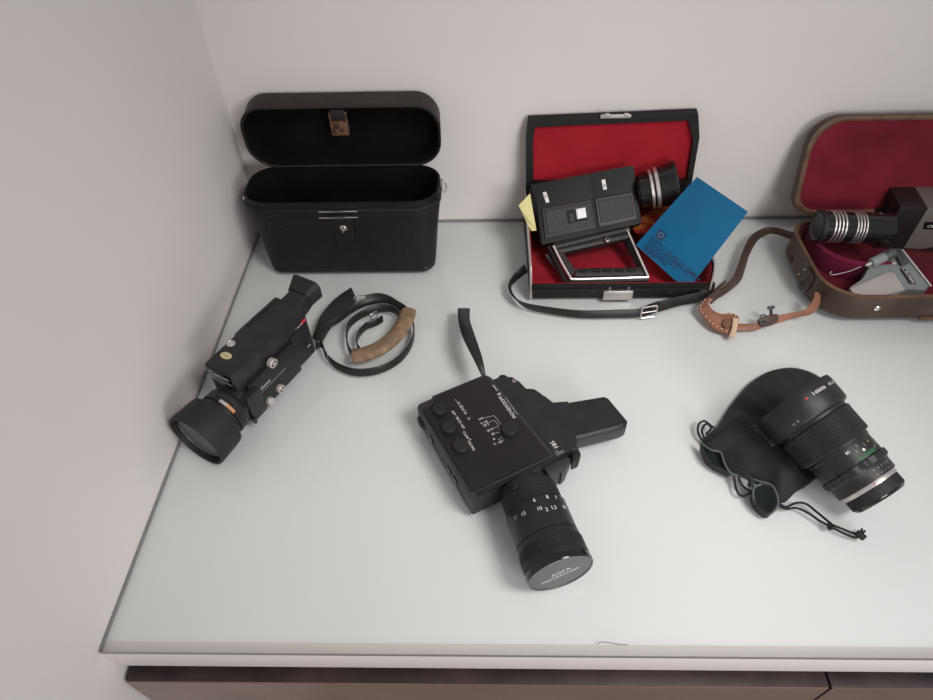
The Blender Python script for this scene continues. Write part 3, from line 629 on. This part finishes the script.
# ------------------------------------------------------------------ 7. papers in the red case
P = {k: at(*v) for k, v in dict(tl=(697, 177, .124), tr=(748, 212, .100), br=(687, 291, .013), bl=(636, 245, .046)).items()}
nb = (P['tr'] - P['tl']).cross(P['bl'] - P['tl']).normalized(); nb = nb if nb.dot(CAM - P['tl']) > 0 else -nb
def bk(u, v, h=0.0):
    p = P['tl'].lerp(P['tr'], u).lerp(P['bl'].lerp(P['br'], u), v)
    return p + nb * (h + .004 * math.sin(PI * v) * (1 - .3 * u) - .0015 * u * math.sin(PI * v * .9) + .003 * (1 - u) * v * v * 0)
b = MB(); n = 14
def sheet(b, h0, h1, m, ins=0):
    gtop = [[bk(ins + (1 - 2 * ins) * i / n, ins + (1 - 2 * ins) * j / n, h1) for i in range(n + 1)] for j in range(n + 1)]
    gbot = [[bk(ins + (1 - 2 * ins) * i / n, ins + (1 - 2 * ins) * j / n, h0) for i in range(n + 1)] for j in range(n + 1)]
    V = []; 
    for gg in (gtop, gbot):
        for r_ in gg: V += r_
    m1 = (n + 1) ** 2; Fs = []
    for j in range(n):
        for i in range(n):
            a = j * (n + 1) + i; Fs += [(a, a + 1, a + n + 2, a + n + 1), (m1 + a, m1 + a + n + 1, m1 + a + n + 2, m1 + a + 1)]
    for i in range(n):
        a = i; Fs.append((a, m1 + a, m1 + a + 1, a + 1)); a = n * (n + 1) + i; Fs.append((a, a + 1, m1 + a + 1, m1 + a))
        a = i * (n + 1); Fs.append((a, a + n + 1, m1 + a + n + 1, m1 + a)); a = i * (n + 1) + n; Fs.append((a, m1 + a, m1 + a + n + 1, a + n + 1))
    b.add(V, Fs, m); return b
bl_ = thing('booklet', 'blue instruction booklet leaning in the red-lined case', 'booklet', P['bl'])
b = MB(); sheet(b, .0008, .0013, blue); b.build('cover', bl_, smooth=60)
b = MB(); sheet(b, -.0008, .00078, paperw, 0.0); b.build('pages', bl_, smooth=20)
W_, H_ = (P['tl'] - P['tr']).length, (P['tl'] - P['bl']).length
b = MB()
def bt(st, size, u0, v0, m=ink): b.text(st, size, lambda x, y: bk(u0 + x / W_, v0 - y / H_, .0016), m, align='LEFT', bold=size * .02)
bt('FOTO-QUELLE GMBH', .0083, .10, .835); bt('Nürnberg Fürther Straße 205 Telefon', .0042, .10, .872)
for k in range(4): bt(('Technische Daten der Kamera', 'und Bedienung Super 8', 'Nürnberg Service Abt.', 'Postfach 90')[k], .0040, .10, .905 + .023 * k)
b.add([bk(u, v, .0015) for u, v in ((.12, .695), (.25, .695), (.25, .79), (.12, .79))], [(0, 1, 2, 3)], ink)
for k in range(2): b.add([bk(.185 + (.045 - .02 * k) * math.cos(t), .742 + (.034 - .015 * k) * math.sin(t), .0017 + .0001 * k) for t in [2 * PI * j / 24 for j in range(24)]], [tuple(range(24))], mat('blue grey print', (.05, .12, .2), .6) if k == 0 else ink)
b.build('cover_print', bl_, norm=False)
# yellow note
yn = [at(518.5, 205.5, .079), at(530, 193.5, .084), at(536.5, 230.5, .054), at(531.5, 231, .053), at(525, 219, .064)]
dn = Vector((0, .0008, -.0003)); b = MB(); b.loft([yn, [p + dn for p in yn]], yelpap, cap0=True, cap1=True)
b.text('2 x', .006, lambda u, v: yn[0].lerp(yn[1], .5).lerp(yn[3], .4) + (yn[1] - yn[0]).normalized() * u + (yn[1] - yn[2]).normalized() * v + Vector((0, -.0006, .0003)), goldd)
tag(b.build('paper_note', loc=yn[3], smooth=0, norm=False), 'small pale yellow paper note stuck behind the camera in the red case', 'paper note')
# orange printed card
oc = [at(633, 229, .0415), at(646, 212, .0435), at(668, 206, .045), at(662, 232, .042), at(636, 233, .041)]
b = MB(); b.loft([oc, [p - Vector((0, 0, .0012)) for p in oc]], orcard, cap0=True, cap1=True)
tag(b.build('printed_card', loc=oc[0], smooth=0), 'orange and red patterned card lying behind the blue booklet', 'card')

# ------------------------------------------------------------------ 8. brown leather case on the right
bw = thing('camera_case', 'open brown leather case with maroon velvet lining, at the right', 'case', (.95, -.15, 0))
HR = .045
bx1 = 1.085
def brt(i, z, dx0=0):
    return [(a + (0.006 * (-.07 - c_) / .18 * 0), c_, z) for a, c_ in rr(.8115 + i + dx0, bx1 - i, -.2405 + i, -.072 - i, [.048, .048, .040, .040], 9)]
b = MB(); b.loft([brt(.010, .0006), brt(.003, .003), brt(.0, .009, -.001), brt(.0, .03), brt(-.0005, HR), brt(.0035, HR + .0006), brt(.0042, HR - .003)], brl, cap0=True, mats=[brl, brl, brl, brl, edge_l, edge_l]); b.build('tray', bw)
b = MB(); b.tube(brt(.0008, HR - .001), .0015, edge_l, 8, True); b.build('rim_piping', bw)
b = MB(); b.loft([brt(.0042, HR - .001), brt(.006, .020), brt(.010, .006)], marv, cap1=True); b.build('tray_lining', bw)
b = MB(); cpad = spline([(.845, -.075, 0), (.838, -.10, 0), (.843, -.13, 0), (.862, -.155, 0), (.89, -.165, 0), (.93, -.165, 0)], 6)
b.loft([[p + Vector((0, 0, .006)) for p in cpad], [p + Vector((0, 0, .036)) for p in cpad], [p + Vector((.004, .004, .038)) for p in cpad], [p + Vector((.008, .006, .006)) for p in cpad]], magv, closed=False); b.build('lining_divider', bw)
# lid
lx0, lx1 = .8195, 1.085
lb, lt_ = Vector((0, -.060, .050)), Vector((0, -.0215, .180)); lu = (lt_ - lb).normalized(); lnn = Vector((1, 0, 0)).cross(lu).normalized(); lnn = lnn if lnn.y > 0 else -lnn; llen = (lt_ - lb).length
def ll(i, d): return [Vector((a, 0, 0)) + lb + lu * c_ + lnn * d for a, c_ in rr(lx0 + i, lx1 - i, -.004 + i, llen - i, [.028, .028, .042, .042], 9)]
b = MB(); b.loft([ll(.0065, .0), ll(.004, -.0015), ll(.0, 0), ll(-.001, .004), ll(.0, .014), ll(.006, .018)], brl2, cap1=True, mats=[edge_l, edge_l, brl2, brl2, brl2]); b.build('lid', bw)
b = MB(); b.loft([ll(.0062, .0004), ll(.0075, .002)], marv, cap1=True); b.build('lid_lining', bw)
q = at(877.5, 308.5, y=-.2415); b = MB(frame((q.x, -.2402, q.z), (1, 0, 0), Z=(0, -1, 0))); b.lathe([(.0042, 0), (.0042, .0014), (.0030, .0022), (.0022, .0008)], chrome, 24, mats=[chrome, chrome, chrome]); b.build('snap_stud', bw)
q = at(925, 322, y=-.2415); b = MB(); b.box(q.x - .012, 1.05, -.2425, -.2400, .004, .0085, edge_l, .0008); b.build('front_trim', bw)
b = MB(); FE = frame((.811, -.16, .022), (0, 1, 0), Z=(-1, 0, 0))
b.F = FE; b.lathe([(.0052, -.001), (.0052, .0014), (.003, .002)], brl2, 20, F=Matrix.Translation((.035, .008, 0)))
b.build('strap_stud', bw); b = MB(FE); b.prism(rr(-.018, .006, -.016, .014, .005), -.001, .0022, brl2, r=.0008, F=Matrix.Translation((-.016, -.002, 0))); b.build('strap_tab', bw)
b = MB(); b.tube([FE @ Vector((-.024 + .008 * math.cos(a), .006 + .010 * math.sin(a), .0035 + .001 * math.cos(a))) for a in [2 * PI * k / 20 for k in range(20)]], .0010, greyd, 8, True)
for t in ((-.012, -.012), (-.004, .004)): b.tube([FE @ Vector((t[0], t[1], .003)), FE @ Vector((t[0] + .001, t[1] + .001, .0045))], .0012, silver, 8)
b.build('strap_ring', bw)
b = MB()
up_ = [(801, 236, .034), (790, 231, .028), (775, 227.5, .022), (764, 228, .019), (751, 236, .017), (743, 251, .016), (738, 266, .015), (733, 277, .014), (722, 288, .013), (712, 293, .013), (705, 299, .013)]
lo_ = [(799, 243, .026), (786, 238, .019), (775, 234, .012), (766, 235, .008), (757, 241, .005), (749, 255, .003), (745, 268, .002), (740, 281, .002), (728, 292, .002), (717, 299, .002), (711, 304, .002)]
b.strip([at(*p) for p in up_], [at(*p) for p in lo_], .003, brl2)
stp = b.build('strap', bw)
b = MB()
b.strip([at(*p) for p in ((736, 323.5, .005), (748, 324, .006), (757, 323, .008), (764, 318, .011), (780, 315, .013), (795, 312.5, .016), (806, 309, .020), (813, 300, .026), (815, 292, .030))], [at(*p) for p in ((736, 330.5, .0008), (748, 331, .0008), (757, 330, .001), (767, 326, .001), (782, 321.5, .002), (797, 317, .006), (811, 314, .012), (819, 305, .020), (820, 295, .024))], .003, tanl); b.build('lower_strap', bw)
b = MB(); b.strip([at(*p) for p in ((713, 292, .010), (718, 286, .014), (725, 280.5, .017))], [at(*p) for p in ((716, 295, .010), (720, 289, .014), (726, 283, .016))], .003, brl2); b.build('strap_tip', stp)
E1 = [(706, 298, .010), (702, 303, .010), (698.5, 309, .009), (700, 313, .008), (707, 322, .006), (714, 329, .004), (724, 333, .003), (733, 337, .002)]
E2 = [(713, 299, .013), (709, 303.5, .014), (711, 308, .014), (716, 312, .013), (722, 314, .011), (731, 313.5, .009), (739, 318, .007), (735, 330, .004)]
b = MB(); b.strip([at(*p) for p in E1], [at(*p) for p in E2], .003, tanl, 8); sp = b.build('shoulder_pad', bw)
b = MB()
for E_, o in ((E1, .10), (E2, .10)):
    e = spline([at(*p) for p in E_], 4); f_ = spline([at(*p) for p in (E2 if E_ is E1 else E1)], 4)
    for k in range(2, len(e) - 2, 2):
        a0 = e[k].lerp(f_[k], o) + Vector((0, 0, .0022)); a1 = e[k + 1].lerp(f_[k + 1], o) + Vector((0, 0, .0022)); b.tube([a0, a1.lerp(a0, .3)], .0007, stitch, 5)
b.build('stitching', sp)
b = MB(); b.strip([at(733, 318, .011), at(732, 327, .009), at(729, 336.5, .006)], [at(738.5, 319, .011), at(737, 328, .009), at(734.5, 338, .006)], .002, mat('pale frayed leather', (.6, .44, .3), .6), 6); b.build('pad_hem', sp)
b = MB(); b.prism([(p.x, p.y) for p in (at(724, 319, .011), at(730, 319, .011), at(732, 325, .009), at(726, 329, .008), at(722, 326, .008))], .009, .0105, mat('rubbed brown leather', (.2, .09, .055), .5), r=.0003); b.build('inner_flap', sp)
b = MB(); b.strip([at(*p) for p in ((758, 320, .013), (768, 315.5, .016), (777, 314, .015))], [at(*p) for p in ((760, 327, .003), (770, 325.5, .004), (777, 321.5, .005))], .005, brl2, 4); buckle(b, at(763, 319.5, .013), (.2, 1, .3), (1, .2, 0), .007, .0035, .0010, greyd)
b.tube([at(771, 314, .012), at(771, 309, .020)], .0022, greyd, 8); b.tube([at(768, 308, .021), at(774, 307, .021)], .0022, greyd, 8); b.build('strap_buckle', bw)

# ------------------------------------------------------------------ 9. grey movie camera in the brown case
zA = .083
PA = at(900.7, 206.6, zA); PW = at(892, 184, zA); PL = at(928, 208, zA)
Lx = (PL - PA); Lx.z = 0; Lx.normalize(); Wy = Vector((-Lx.y, Lx.x, 0)); wlen = min((PW - PA).length, .055)
FG = frame(Vector((PA.x, PA.y, 0)), Lx, Z=(0, 0, 1))
gc = thing('movie_camera', 'warm grey movie camera with black front and ribbed lens in the brown case', 'movie camera', (PA.x + .02, PA.y + .03, .007))
bl = (PL - PA).length
q = on(FG, 902.5, 248, 1, 0); zb = max(q.z, .012)
b = MB(FG); b.box(0, bl, 0, wlen, .012, zA, blkbr, .0012); b.build('front_housing', gc)
b = MB(FG); b.box(bl, bl + .105, 0, wlen, .012, zA, camgrey, .0012); b.build('camera_body', gc)
b = MB(FG)
def gp(px, py): q = on(FG, px, py, 1, -.0005); return (q.x, max(.0135, q.z))
b.F = FG @ frame((0, 0, 0), (1, 0, 0), Z=(0, -1, 0))
b.prism([gp(925, 222), gp(950, 222), gp(949, 230), gp(923, 229)][::-1], 0, .0012, blkgl, r=.0002)
b.prism([gp(921, 256), gp(960, 240), gp(960, 262)], 0, .0015, blkbr, r=.0002)
b.prism([gp(914, 262), gp(960, 264), gp(960, 268), gp(913, 266)][::-1], 0, .002, blkbr, r=.0004)
q = gp(926.5, 226); b.text('CROWN', .0062, lambda u, v: (q[0] + u + .0005, q[1] + v, .0014), white, align='LEFT'); b.build('name_plate', gc)
lc = on(FG, 884, 226, 0, -.002); la = FG @ Vector((0.0, lc.y, lc.z)); lz = on(FG, 818, 226, 1, lc.y)
le = at(817, 226, .062); la = at(884, 228.5, .060)
FK = axis_frame(la, le); kl = (le - la).length; rk = .0215
b = MB(FK); pr = [(rk, -.006)]; ms = []
def rings(n, start, w):
    for i in range(n):
        h = start + w * i; pr.extend([(rk, h), (rk + .0009, h + w * .08), (rk + .0009, h + w * .42), (rk, h + w * .5)]); ms.extend([blkgl, silver, silver, silver])
rings(4, kl * .36, kl * .045); rings(4, kl * .66, kl * .052)
pr += [(rk, kl * .93)]; ms += [blkgl]
b.lathe(pr, blkgl, 56, mats=ms); b.build('lens_barrel', gc)
b = MB(FK); b.lathe([(rk - .001, kl * .925), (rk + .001, kl * .93), (rk + .0012, kl), (rk - .001, kl + .001), (rk - .004, kl - .002)], rub, 48, mats=[rub, rub, rub, greyd]); b.build('lens_cap', gc)
b = MB(FK); b.text('25', .005, cylp(rk + .0004, kl * .12, .3), white); b.text('50', .005, cylp(rk + .0004, kl * .22, .5), white); b.build('lens_print', gc, norm=False)
b = MB(FG); b.box(-.010, 0.001, wlen * .15, wlen * .9, .015, .055, blkbr, .0015); b.build('viewfinder_block', gc)

# ------------------------------------------------------------------ 10. grey hand grip with cable release
ga, gb_, gc_, gd = at(902, 250, .040), at(929.5, 285, .036), at(876, 300, .036), at(838, 287, .030)
hg = thing('camera_grip', 'grey-green enamelled camera hand grip lying in the brown case', 'camera grip', (at(895, 275, .007)))
def P2(px, py, z=.036): q = at(px, py, z); return (q.x, q.y)
b = MB(); b.prism([P2(*p) for p in ((887, 249), (903, 249), (906, 254), (930, 285), (925, 290), (908, 289), (893, 296), (865, 300), (852, 296), (850, 287), (862, 279), (869, 268), (867, 262), (880, 257))][::-1], .010, .036, grime, r=.0012); b.build('grip_body', hg)
b = MB(); b.prism([P2(*p, .037) for p in ((888, 272), (894, 273), (905, 290), (880, 296), (856, 296), (850, 289))][::-1], .036, .0372, greyw, r=.0003); b.build('pale_plate', hg)
b = MB(); b.tube([at(902.5, 250, .0385), at(931, 286, .0375)], .0011, white, 8); b.build('white_edge', hg)
b = MB(); b.prism([P2(*p, .040) for p in ((893, 248.5), (901, 248), (909, 262), (902, 265), (900, 262))][::-1], .0365, .040, greyd, r=.0006); b.build('black_cap', hg)
b = MB(); Fp = frame(at(908, 276.5, .0366), at(917, 288, .0366) - at(903, 267, .0366), Z=(0, 0, 1)); b.F = Fp
b.box(-.0155, .0150, -.0042, .0042, 0, .0010, blkgl, .0003); b.text('CROWN', .0078, lambda u, v: (u, v, .0013), white); b.build('name_plate', hg, norm=False)
q = at(893.5, 262.5, .037); b = MB(Matrix.Translation(q)); b.lathe([(.0035, -.002), (.0035, .001), (.0025, .0018)], alum, 24); b.box(-.0022, .0022, -.0004, .0004, .0014, .0022, greyd); b.build('screw', hg)
rel = MB(); rel.lathe([(.0065, 0), (.0068, .001), (.0068, .020), (.006, .0215)], grime, 24, F=axis_frame(at(884, 257, .043), at(868, 264.5, .038))); rel.lathe([(.0075, -.014), (.0075, -.001), (.0068, .0)], greyd, 24, F=axis_frame(at(884, 257, .043), at(868, 264.5, .038)))
rel.lathe([(.0030, .020), (.0026, .027), (.0014, .030)], alum, 16, F=axis_frame(at(884, 257, .043), at(868, 264.5, .038))); rl = rel.build('release_socket', hg)
b = MB(); b.tube(spline([at(*p) for p in ((861, 266.5, .038), (850, 271, .036), (838, 274, .034), (831, 274.8, .033), (830, 273, .033), (832, 271.6, .034))], 6), .0006, alum, 6); b.build('wire', rl)

# ------------------------------------------------------------------ 11. drawstring pouch
ol = [(794, 368), (810, 372), (822, 379), (836, 392), (845, 404), (848, 416), (844, 430), (834, 452), (824, 470), (808, 485), (795, 493), (784, 503), (774, 500), (764, 487), (752, 480), (741, 476), (731, 473), (725, 464), (720, 454), (710, 450), (702, 443), (709, 434), (718, 425), (728, 409), (738, 396), (749, 384), (764, 374), (779, 369)]
po = [at(a, c, 0.0) for a, c in ol]; po = cspline(po, 4); cP = at(784, 425, 0)
pouch = thing('drawstring_pouch', 'black cloth drawstring pouch lying under the big zoom lens', 'pouch', cP)
b = MB(); loops = []; NR = 22
axd = (at(880, 499, 0) - at(800, 400, 0)); axd.z = 0; axd.normalize()
for k in range(NR + 1):
    t = k / NR; lp_ = []
    for p in po:
        q = p.lerp(cP, t * .985)
        h = .013 * (1 - (1 - min(1, t * 1.7)) ** 2.4)
        w = noise.noise(Vector((q.x * 26, q.y * 20, .3))) * .012 + noise.noise(Vector((q.x * 60 + q.y * 25, q.y * 30, 2.0))) * .007
        # flatten where the lens lies
        rel_ = q - at(815, 425, 0); dist = abs(rel_.x * axd.y - rel_.y * axd.x); f = min(1, max(.35, (dist - .015) / .03))
        lp_.append((q.x, q.y, .0006 + max(0, (h + w * min(1, t * 4)) * f)))
    loops.append(lp_)
b.loft([[(p.x, p.y, .0004) for p in po]] + loops, cloth, cap0=True, cap1=True); pb = b.build('pouch_body', pouch, smooth=80)
def pz(x, y):
    hit = pb.ray_cast(Vector((x, y, .2)) - parent_world(pb), Vector((0, 0, -1))); return (hit[1].z if hit[0] else .012) + .0006
bpy.context.view_layer.update()
u0 = at(749, 424, .014); u1 = at(775, 450, .014); ux = (u1 - u0); ux.z = 0; ul = ux.length; ux.normalize(); uy = Vector((-ux.y, ux.x, 0))
b = MB(); b.text('Tokina', .013, lambda u, v: (lambda q: (q.x, q.y, pz(q.x, q.y)))(u0 + ux * (ul / 2 + u) + uy * v), mat('grey embroidery', (.16, .16, .16), .7)); b.build('pouch_lettering', pouch, norm=False)
def lobe(pts, z, inner):
    b = MB(); P_ = cspline([at(a, c, z) for a, c in pts], 4); c = sum(P_, Vector()) / len(P_)
    b.loft([[Vector((p.x, p.y, .0006)) for p in P_], P_, [p.lerp(c, .12) + Vector((0, 0, -.0005)) for p in P_], [p.lerp(c, .5) + Vector((0, 0, -.003)) for p in P_]], cloth_in, cap0=True, cap1=True, mats=[cloth, cloth, cloth_in])
    return b.build('pouch_mouth', pouch, smooth=80)
lobe([(701.5, 443), (710, 449), (720, 452.5), (724, 462), (731, 472.5), (722, 469), (713, 464.5), (706, 457)], .010, 0)
lobe([(754, 487), (763, 483.5), (771, 485.5), (776, 494), (777, 505), (770, 513.5), (763, 511), (757, 505), (753, 496)], .011, 0)
b = MB(); b.tube(spline([at(a, c, z) for a, c, z in ((701, 443, .010), (710.6, 449.7, .012), (720.5, 452.5, .013), (724, 462, .012), (731, 473, .010), (746, 477, .009), (760, 481.5, .010), (771, 485, .012), (776.5, 494, .011), (777.5, 505, .009), (769.5, 514, .007), (760, 509, .008), (753.5, 498, .010), (754, 488, .011), (761, 484, .012))], 6), .0013, piping, 8); b.build('ribbon_trim', pouch, smooth=80)
b = MB(); b.tube(spline([at(a, c, z) for a, c, z in ((728, 470, .007), (739, 472, .012), (745, 475, .014), (751, 480, .012), (750, 487, .008))], 6), .003, cloth, 8); b.build('mouth_fold', pouch, smooth=80)
def cord(pts, z=.003, r=.0013): b = MB(); b.tube(spline([at(p[0], p[1], p[2] if len(p) > 2 else z) for p in pts], 8), r, cordm, 8); return b.build('cord', pouch, smooth=80)
cord([(712, 436, .008), (703, 440), (698, 432), (699, 424, .006), (704, 421, .008), (709, 424), (714, 428, .008)])
cord([(704, 438, .006), (702, 430, .008), (706, 424, .008), (711, 428, .007), (706, 434, .008)])
cord([(734, 474, .008), (735, 484), (738, 493), (743, 496), (750, 493, .006), (755, 490, .008)])
cord([(738, 476, .009), (742, 485, .007), (749, 490, .008), (757, 492, .010)])
cord([(779, 503, .006), (786, 507), (796, 503, .006), (806, 504), (818, 513), (830, 523, .005)])
cord([(777, 505, .004), (786, 509), (796, 508), (808, 513), (820, 521), (830, 526, .005)])
cord([(829, 523, .005), (833, 527, .006), (829, 528, .004), (830, 522, .006)], r=.0020)
cord([(830, 524), (840, 528), (850, 532), (859, 535)]); cord([(830, 526), (840, 531.5), (850, 536), (857, 538)])
b = MB(); b.tube(spline([at(856, 532, .005), at(860, 535, .005), at(864, 538, .004)], 4), .0035, cordm, 8)
for dx, dy in ((1, -6), (4, -4), (2, 4), (5, 2)): b.tube([at(860, 535, .005), at(861 + dx, 535 + dy, .002)], .0012, cordm, 6)
b.build('cord_tassel', pouch, smooth=80)

# ------------------------------------------------------------------ 12. zoom lens on the pouch
T0 = at(880.5, 498.5, .032); T1 = at(792, 400, .060); FT = axis_frame(T0, T1); tl = (T1 - T0).length
zl = thing('zoom_lens', 'big black zoom camera lens lying across the cloth pouch', 'camera lens', Vector((T0.x, T0.y, 0)).lerp(Vector((T1.x, T1.y, 0)), .5))
s = tl / .150
b = MB(FT); b.lathe([(.0265, 0), (.0275, .001), (.0290, .003), (.0290, .0125), (.0285, .0135)], rub, 72, mats=[blkgl, blkgl, rub, rub], ripple=((2, 3), lambda j: -.0011 * (j % 2 if j % 18 > 4 else 0)))
b.lathe([(.0245, -.0003), (.0258, -.0006), (.0266, .0003)], capm, 48, cap0=False, cap1=False); b.build('rear_cap', zl)
b = MB(FT); b.lathe([(.0275, .0135), (.0300, .0137), (.0302, .0175), (.030, .0180)], silver, 72)
b.text('0', .004, cylp(.0304, .0157, -.55), redp); b.build('mount_ring', zl)
b = MB(FT); b.lathe([(.0305, .0178), (.0320, .0185), (.0325, .0290), (.0335, .0305), (.0350, .032), (.0350, .038), (.0335, .0390)], blk2, 96, ripple=((4, 5), lambda j: .0009 * math.cos(j / 96 * 2 * PI * 16)))
for i, st in enumerate(('22', '16', '11', '8', '5.6', '4')):
    b.text(st, .0028, cylp(.0328, .0262, -.30 + .15 * i), dimw); b.text('.', .006, cylp(.0326, .0225, -.30 + .15 * i), white)
b.build('aperture_ring', zl)
b = MB(FT); b.lathe([(.0335, .0385), (.0340, .040), (.0340, .0565), (.0350, .0575), (.0350, .0605), (.0365, .0615)], blk2, 96)
for i in range(3):
    n = 10; a0, a1 = -.45, .22
    b.loft([[(.0342 * math.cos(a0 + (a1 - a0) * k / n), .0342 * math.sin(a0 + (a1 - a0) * k / n), h) for k in range(n + 1)] for h in (.0400 + .0013 * i, .0407 + .0013 * i)], greenp, closed=False)
b.add([(.0343 * math.cos(-.12 + .045 * math.cos(t)), .0343 * math.sin(-.12 + .045 * math.cos(t)), .0465 + .0015 * math.sin(t)) for t in [2 * PI * k / 18 for k in range(18)]], [tuple(range(18))], white)
b.text('80', .0045, cylp(.0343, .052, -.55), white); b.text('2', .004, cylp(.0343, .0525, -.22), dimw); b.text('3', .004, cylp(.0343, .0485, -.33), dimw); b.text('5', .004, cylp(.0343, .0500, .02), dimw); b.text('1.8', .004, cylp(.0343, .0545, .2), greenp); b.text('6', .004, cylp(.0343, .0510, .22), yell); b.text('ft', .0035, cylp(.0343, .0455, .50), dimw); b.text('II', .004, cylp(.0343, .0435, .3), yell)
b.build('distance_scale', zl)
z0_, z1_ = .0615, tl - .034
b = MB(FT); nr = 88
pr = [(.0372, z0_), (.0388, z0_ + .001), (.0395, z1_ - .006), (.0400, z1_ - .002), (.0385, z1_)]
b.lathe(pr, rub, 360, ripple=((1, 2, 3), lambda j: -.0009 * (j % 4 < 2))); b.build('zoom_ring', zl, smooth=20)
b = MB(FT); b.lathe([(.0380, z1_ - .001), (.0385, z1_ + .003), (.0425, z1_ + .0045), (.0440, z1_ + .007), (.0450, tl - .004), (.0442, tl), (.0425, tl), (.0415, tl - .010)], blk2, 96)
b.text('Tokina', .0068, cylp(.0448, tl - .010, -.10), white); b.text('AT-X', .0060, cylp(.0448, tl - .010, .42), white); b.text('m  ft', .0045, cylp(.0448, z1_ + .010, -1.0), dimw)
b.add([(.0449 * math.cos(-.46 + .03 * math.cos(t)), .0449 * math.sin(-.46 + .03 * math.cos(t)), tl - .0105 + .0014 * math.sin(t)) for t in [2 * PI * k / 18 for k in range(18)]], [tuple(range(18))], redp)
b.build('front_barrel', zl)
b = MB(FT); b.lathe([(.0420, tl - .009), (.0415, tl - .003), (.039, tl - .002)], lensgl, 48); b.build('front_glass', zl)
b = MB(); q = at(896, 474, .030); FA = axis_frame(FT @ Vector((0, .0300, .0165)), FT @ Vector((0, .0375, .0150))); b.F = FA; b.box(-.004, .004, -.0025, .0025, -.001, .006, silver, .0006); b.build('aperture_lug', zl)

# ------------------------------------------------------------------ light
W = bpy.data.worlds.new('world'); S.world = W; W.use_nodes = True
W.node_tree.nodes['Background'].inputs[0].default_value = (1.0, 0.985, 0.97, 1); W.node_tree.nodes['Background'].inputs[1].default_value = 0.35
def area(name, loc, target, sx, sy, power, col):
    l = bpy.data.lights.new(name, 'AREA'); l.shape = 'RECTANGLE'; l.size = sx; l.size_y = sy; l.energy = power; l.color = col
    o = bpy.data.objects.new(name, l); COL.objects.link(o); o.location = loc
    d = Vector(target) - Vector(loc); o.rotation_euler = d.to_track_quat('-Z', 'Y').to_euler(); return o
def spot(name, loc, target, ang, blend, rad, power, col):
    l = bpy.data.lights.new(name, 'SPOT'); l.spot_size = math.radians(ang); l.spot_blend = blend; l.shadow_soft_size = rad; l.energy = power; l.color = col
    o = bpy.data.objects.new(name, l); COL.objects.link(o); o.location = loc
    o.rotation_euler = (Vector(target) - Vector(loc)).to_track_quat('-Z', 'Y').to_euler(); return o
spot('ceiling_spot', (1.10, -1.0, 1.28), (.44, -.34, 0), 48, 1, .28, 74, (1, .965, .95))
area('front_fill', (1.15, -1.75, .6), (.0, -.45, -.1), .6, .5, 11, (.99, .99, 1))  # soft fill added from the front right, no known lamp there
S.view_settings.view_transform = 'Standard'; S.view_settings.look = 'None'; S.view_settings.gamma = 1; S.view_settings.exposure = 0.0
S.view_settings.use_curve_mapping = False
